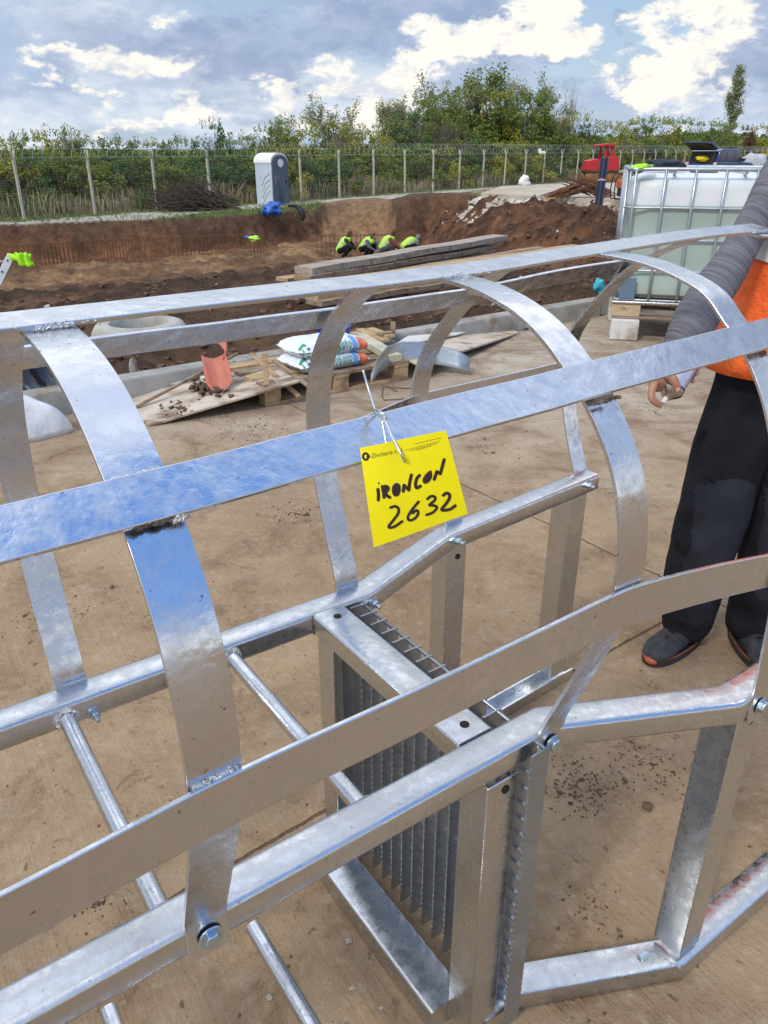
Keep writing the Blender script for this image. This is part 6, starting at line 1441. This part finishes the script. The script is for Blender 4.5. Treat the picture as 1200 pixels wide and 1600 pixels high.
# the other hand hanging relaxed
hr = wriR + Vector((-.005, -.02, -.05)); limb(mb, [wriR, hr, hr + Vector((0, -.01, -.03))], [.026, .032, .030])
for k in range(4): a = hr + Vector((-.012, -.032 + .021 * k, -.035)); ln = (.07, .078, .074, .058)[k]; limb(mb, [a, a + Vector((-.006, 0, -ln * .5)), a + Vector((-.022, 0, -ln))], [.0095, .0088, .0075], 8)
limb(mb, [hr + Vector((-.01, -.03, .01)), hr + Vector((-.025, -.052, -.02)), hr + Vector((-.032, -.055, -.05))], [.012, .010, .009], 8)
body = remesh_parts(mb, 'body', M_skin, .0042, 4, man)
MB().sphere(hp(1059.5, 609.5, 1.8775), .0068, 10, 6, sc_=(.8, .35, 1.0)).build('thumbnail', mat('nail', (.62, .38, .32), (.55, .33, .28), 9, .35), body, smooth=True, origin=man.location)
for s_ in (-1, 1): MB().sphere(head + Vector((s_ * .032, -.082, .008)), .011, 10, 8).build('eye', mat('eye', (.5, .48, .45), (.05, .04, .03), 60, .2), body, smooth=True, origin=man.location)
mb = MB(); mb.sphere(head + Vector((0, .018, .025)), .099, 14, 12, sc_=(.86, .98, 1.12)); mb.sphere(head + Vector((0, .04, -.03)), .075, 12, 10); remesh_parts(mb, 'hair', mat('dark_hair', (.025, .018, .013), (.04, .03, .02), 60, .7, bump=.6), .010, 2, man)
# trousers
mb = MB()
limb(mb, [hipL + Vector((.02, .01, .06)), hipL + Vector((.01, 0, 0)), knL.lerp(hipL, .5), knL, knL.lerp(anL, .5) + Vector((-.01, 0, 0)), anL + ZZ * .0], [.115, .112, .110, .104, .094, .080], 28)
limb(mb, [hipR + Vector((-.01, .01, .06)), hipR, knR.lerp(hipR, .5), knR, knR.lerp(anR, .5), anR + ZZ * .0], [.125, .120, .112, .104, .094, .078], 16)
limb(mb, [pel + ZZ * -.02, pel + ZZ * .14], [.15, .15], 16); mb.sphere(pel - ZZ * .02, .15, 14, 10, sc_=(1.15, .85, .8))
for i in range(len(mb.v)):
    v = Vector(mb.v[i]); v += Vector((.6, 1, 0)) * .010 * math.sin(v.z * 38 + v.x * 30 + 4 * noise.noise(v * 5)) * max(0, noise.noise(v * 3 + Vector((9, 2, 4))) + .25) + Vector((1, .6, 0)) * .016 * noise.noise(v * 6.5) + Vector((.5, 1, .2)) * .012 * noise.noise(Vector((v.x * 7 + v.z * 9, v.y * 7, v.z * 13))) + Vector((.3, 1, 0)) * .008 * noise.noise(Vector((v.x * 8, v.y * 8, v.z * 26))) * (v.z < .35); mb.v[i] = v
tr = remesh_parts(mb, 'trousers', [M_trou, M_pad], .011, 2, man)
for p in tr.data.polygons:
    c_ = p.center + Vector(man.location); 
    if (.26 + .05 * math.sin(c_.x * 30) < c_.z < .60 + .03 * math.sin(c_.x * 20)) and p.normal.y < .1 and abs((c_ - (knL if c_.x < (knL.x + knR.x) / 2 else knR)).x) < .085: p.material_index = 1
mb = MB(); q0 = hipL.lerp(knL, .38) + Vector((-.112, -.02, 0)); mb.sphere(q0, .022, 8, 6, sc_=(.5, 1, 1.5)); mb.build('pocket_toggle', M_trou, man, smooth=True)
# sweater
mb = MB(); limb(mb, [shL, W(1178, 350, 2.15), W(1141, 415, 2.10), W(1112, 456, 2.06), W(1079, 515, 2.01), wri + (elb - wri) * .02], [.060, .046, .049, .056, .056, .040], 20); limb(mb, [shR, elbR, wriR], [.080, .072, .046], 16)
limb(mb, [pel + ZZ * .10, chest, neck - ZZ * .10], [.15, .16, .12], 16); limb(mb, [shL, neck - ZZ * .10, shR], [.06, .09, .08], 16); mb.sphere(chest, .17, 14, 10, sc_=(1.15, .78, 1.2))
for i in range(len(mb.v)):
    v = Vector(mb.v[i]); d_ = (v - wri).dot(AX); mb.v[i] = v + Vector((.7, -.4, .5)) * .0024 * (.6 * math.sin(d_ * 95 + 7 * noise.noise(v * 9)) + 1.5 * noise.noise(v * 22)) * (1 if v.x < 1.12 else 0)
remesh_parts(mb, 'sweater', M_knit, .0095, 2, man)
# vest
rings = []
vz0, vz1 = W(1112, 590, 2.10).z, 1.46
for k in range(15):
    f = k / 14; z = vz0 + (vz1 - vz0) * f; hw = .225 - .035 * min(1, f * 2.2) if f < .8 else .195 - (f - .8) / .2 * .06; hd = .185 - .03 * f
    cx = pel.x - .012 + .02 * f; cy = pel.y + .01; ring = []
    for j in range(48):
        a = 2 * math.pi * j / 48; fold = 1 + .035 * math.sin(5 * a + 2 * f) * (1 - f) + .02 * noise.noise(Vector((math.cos(a) * 2, math.sin(a) * 2, f * 5)))
        x = cx + hw * math.copysign(abs(math.cos(a)) ** .8, math.cos(a)) * fold; y = cy + hd * math.copysign(abs(math.sin(a)) ** .8, math.sin(a)) * fold
        ring.append(Vector((x, y, z + (-.030 * ((x - cx) / .2 + 1.3) if f < .15 else 0) * (1 - f / .15) - .010 * math.cos(a * 2) * (1 - f) + (.05 * math.cos(a) ** 2 * -1 if f > .95 else 0))))
    rings.append(ring)
ve = MB().loft(rings, cap=False).build('vest', M_or, man, smooth=True); ve.modifiers.new('t', 'SOLIDIFY').thickness = .006
def ringat(zc, tilt, h, off=.007):
    out = []
    for dz_ in (-h / 2, h / 2):
        rr_ = []
        for j in range(48):
            f = max(0, min(1, (zc - vz0) / (vz1 - vz0))); k = f * 14; i0 = min(int(k), 13); p = rings[i0][j].lerp(rings[i0 + 1][j], k - i0); c_ = Vector((pel.x, pel.y, p.z)); d_ = (p - c_); d_.z = 0
            rr_.append(Vector((p.x, p.y, 0)) + d_.normalized() * off + ZZ * (zc + dz_ + tilt * (p.x - pel.x)))
        out.append(rr_)
    return out
MB().loft(ringat(1.20, -.32, .055), cap=False).build('reflective_band', M_grey, ve, smooth=True, origin=man.location)
# shoes
def shoe(an, toe, lab=None):
    f = toe - an; f.z = 0; Lf = f.length; f.normalize(); s_ = Vector((-f.y, f.x, 0)); h0 = Vector((an.x, an.y, 0)) - f * .085; T_ = Lf + .115
    def sec(a, w_, z0, z1, n=16): return [h0 + f * a + s_ * (w_ * math.cos(q)) + ZZ * (z0 + (z1 - z0) * (.5 + .5 * math.sin(q))) for q in [2 * math.pi * k / n for k in range(n)]]
    prof = [(.0, .024, .03, .085), (.02, .037, .018, .105), (.07, .042, .016, .112), (.12, .044, .016, .102), (.17, .048, .016, .082), (.22, .051, .015, .066), (T_ * .86, .046, .015, .055), (T_ * .96, .034, .017, .044), (T_, .014, .02, .034)]
    up = MB().loft([sec(*q) for q in prof]).build('shoe', mat('black_mesh_shoe', (.018, .019, .022), (.04, .042, .048), 30, .7, bump=.5, bscale=90), man, smooth=True)
    def outline(z, g): return [h0 + f * (T_ * .5 + (T_ * .5 + g) * math.cos(q)) + s_ * ((.046 + .006 * math.cos(q) + g) * math.copysign(abs(math.sin(q)) ** .75, math.sin(q))) + ZZ * z for q in [2 * math.pi * k / 28 for k in range(28)]]
    MB().loft([outline(.001, .002), outline(.018, .005), outline(.026, .001)]).build('sole', mat('dark_sole', (.02, .02, .022), (.03, .03, .03), 20, .8), up, smooth=True, autos=50, origin=man.location)
    MB().loft([outline(.0255, .0035), outline(.031, .0025)], cap=False).build('orange_trim', mat('shoe_orange', (.40, .085, .035), (.30, .07, .035), 20, .6), up, smooth=True, origin=man.location)
    mb = MB(); mb.sphere(h0 + f * (T_ - .020) + ZZ * .020, .024, 14, 10, sc_=(1.05, 1.3, .75)); mb.build('toe_cap', mat('shoe_orange'), up, smooth=True, origin=man.location) if False else mb.build('toe_cap', MATS['shoe_orange'], up, smooth=True, origin=man.location)
    for k in range(4): a = .115 + .024 * k; zt = .108 - .011 * k; MB().tube([h0 + f * a + s_ * -.024 + ZZ * (zt - .012), h0 + f * (a + .004) + ZZ * (zt + .001), h0 + f * a + s_ * .024 + ZZ * (zt - .012)], .003, 6).build('lace', M_trou, up, smooth=True, origin=man.location)
shoe(anL, toeL); shoe(anR, toeR)
# spray can
M_can = mat('can_print', (.46, .50, .66), (.58, .52, .66), 30, .3, .3); M_tin = mat('can_tin', (.62, .58, .48), (.5, .46, .38), 20, .2, 1)
cn = empty('spray_can', can0, 'silver and lilac spray can held nozzle down in the hand of the person', 'spray can')
R_ = .0325
MB().lathe(can0, [(0, .036), (.0315, .036), (R_, .040), (R_, .150), (.030, .156), (0, .156)], 36, cdir).build('body', M_can, cn, smooth=True, autos=35)
MB().lathe(can0, [(0, .012), (.012, .012), (.014, .015), (.016, .017), (.027, .026), (.0325, .033), (.0335, .036), (.0325, .039), (0, .039)], 36, cdir).build('dome', M_tin, cn, smooth=True, autos=50)
MB().lathe(can0, [(R_ + .0006, .044), (R_ + .0012, .046), (R_ + .0006, .048)], 36, cdir).build('dark_ring', M_hole, cn, smooth=True)
MB().lathe(can0, [(0, -.004), (.0058, -.003), (.0066, 0), (.0072, .012), (0, .012)], 18, cdir).build('nozzle', mat('white_nozzle', (.75, .74, .73), (.7, .69, .68), 9, .4), cn, smooth=True, autos=50)
xq = cdir.cross(Vector((0, -1, 0))).normalized()
fq = lambda a, l: can0 + cdir * l + (Vector((0, -1, 0)) - cdir * Vector((0, -1, 0)).dot(cdir)).normalized() * (math.cos(a) * (R_ + .0006)) + xq * (math.sin(a) * (R_ + .0006))
MB().loft([[fq(a, l) for l in (.085, .120, .148)] for a in [-.2 - .12 * k for k in range(8)]], closed_ring=False).build('pink_panel', mat('pink_print', (.62, .34, .48), (.75, .55, .62), 60, .35), cn)
# ================================================================== workers in the pit
def worker(loc, label, sleeve, trou, hairc, turn=0., gloves=None, bend=0., k=1.0, vestc=True, hood=False):
    e = empty('person', loc, label, 'person', 'workers down in the pit'); Rm = Matrix.Rotation(turn, 3, 'Z')
    def P(x, y, z): return loc + Rm @ (Vector((x, y, z)) * k)
    sh_ = {s: P(.16 + bend * .12, s * .18, .70 - bend * .1) for s in (-1, 1)}
    nk = P(.22 + bend * .16, 0, .80 - bend * .12); hd = P(.31 + bend * .2, 0, .90 - bend * .17); pv = P(-.12, 0, .30 + bend * .15); ch = P(.08 + bend * .08, 0, .62)
    el = {s: P(.36, s * .23, .48) for s in (-1, 1)}; ha = {s: P(.54, s * .09, .34) for s in (-1, 1)}
    kn = {s: P(.32, s * .19, .46) for s in (-1, 1)}; an = {s: P(.02, s * .14, .09) for s in (-1, 1)}; to_ = {s: P(.20, s * .15, .03) for s in (-1, 1)}; hi = {s: P(-.10, s * .10, .30 + bend * .12) for s in (-1, 1)}
    mb = MB(); limb(mb, [pv, ch, nk, hd], [.10 * k, .10 * k, .05 * k, .05 * k], 8); mb.sphere(hd, .10 * k, 10, 8, sc_=(1, .85, 1.12)); mb.sphere(hd + Rm @ Vector((.10 * k, 0, -.01)), .02 * k, 6, 5)
    for s in (-1, 1):
        limb(mb, [sh_[s], el[s], ha[s]], [.04 * k, .04 * k, .03 * k], 8); limb(mb, [hi[s], kn[s], an[s], to_[s]], [.07 * k, .055 * k, .04 * k, .035 * k], 8)
        for q in range(4): a = ha[s]; limb(mb, [a, a + Rm @ Vector((.05, (q - 1.5) * .018, -.02)), a + Rm @ Vector((.075, (q - 1.5) * .018, -.055))], [.012, .011, .010], 6)
    remesh_parts(mb, 'body', gloves or M_skin, .016, 1, e)
    mb = MB(); limb(mb, [pv, ch, nk - ZZ * .05], [.14 * k, .155 * k, .10 * k], 10)
    for s in (-1, 1): limb(mb, [sh_[s], el[s], ha[s].lerp(el[s], .15)], [.075 * k, .06 * k, .045 * k], 8)
    remesh_parts(mb, 'jacket', sleeve, .02, 2, e)
    mb = MB()
    for s in (-1, 1): limb(mb, [hi[s], kn[s], an[s]], [.115 * k, .085 * k, .065 * k], 8); 
    mb.sphere(pv, .14 * k, 10, 8); remesh_parts(mb, 'trousers', trou, .02, 2, e)
    for s in (-1, 1): mb = MB(); limb(mb, [an[s] - ZZ * .03, to_[s] + ZZ * .01], [.055 * k, .045 * k], 8); mb.build('boot', M_woodd, e, smooth=True)
    mb = MB(); mb.sphere(hd + Rm @ Vector((-.02, 0, .02)), .108 * k, 10, 8, sc_=(1, .9, 1.1)); mb.build('hood' if hood else 'hair', hairc, e, smooth=True)
    if vestc:
        mb = MB(); limb(mb, [pv + ZZ * .02, ch, nk - ZZ * .09], [.160 * k, .178 * k, .12 * k], 12); ve_ = remesh_parts(mb, 'vest', M_hiv2, .022, 2, e)
        ax = (nk - pv).normalized()
        for f in (.30, .55): c_ = pv.lerp(nk, f); MB().lathe(c_ - ax * .02, [(.176 * k + .012, 0), (.176 * k + .012, .045)], 16, ax).build('reflective_band', M_grey, ve_, smooth=True, origin=loc)
    return e
M_hiv2 = mat('pit_hi_vis', (.50, .80, .10), (.42, .70, .08), 9, .7, bump=.3)
gx = lambda px, py: G(px, py, -2.32)
worker(gx(536, 404), 'crouching person in lime vest with black sleeves and orange gloves, leftmost of the four', mat('black_cloth2', (.015, .015, .018), (.02, .02, .02), 8, .8), M_trou, mat('brown_hair', (.08, .045, .03), (.05, .03, .02), 20, .7), -.15, gloves=mat('orange_glove', (.60, .15, .06), (.5, .12, .05), 9, .7))
worker(gx(571, 405) , 'crouching person in lime vest with slate sleeves, second of the four from the left', mat('slate_sleeve', (.10, .11, .14), (.07, .08, .10), 8, .8), M_trou, MATS['brown_hair'], -.65, bend=.5, k=1.04)
worker(gx(601, 405), 'crouching person in lime vest with maroon sleeves, third of the four from the left', mat('maroon_sleeve', (.20, .045, .05), (.14, .03, .04), 8, .8), mat('slate_trousers', (.05, .05, .06), (.04, .04, .05), 8, .8), MATS['brown_hair'], .1, bend=.2, k=1.08)
worker(gx(636, 404), 'crouching person in lime vest with a grey hood, rightmost of the four', mat('grey_sleeve', (.16, .17, .19), (.12, .13, .14), 8, .8), M_trou, mat('grey_hood', (.20, .22, .25), (.15, .16, .19), 9, .8), .5, bend=1.0, hood=True)
worker(W(776, 374, 30.5), 'bending person in navy jacket at the right end of the long boards', mat('navy_jacket', (.010, .016, .045), (.014, .02, .05), 8, .8), MATS['slate_trousers'], mat('light_brown_hair', (.22, .12, .07), (.16, .09, .05), 20, .7), .15, vestc=False, k=.95)
c0 = W(396, 373, 31.3); crumple(c0 + Vector((.05, 0, 0)), (.22, .12, .10), M_hiv2, 'hi_vis_vest', 'pale lime vest thrown over the rebar cage against the left pit wall', 'vest', 31, 16, .6)
crumple(c0 + Vector((-.24, 0, .06)), (.10, .08, .06), M_tarp, 'cap', 'blue cap hanging on the rebar cage beside the pale lime vest', 'cap', 33, 12, .4)
for o in bpy.data.objects:
    if '_o' in o: del o['_o']
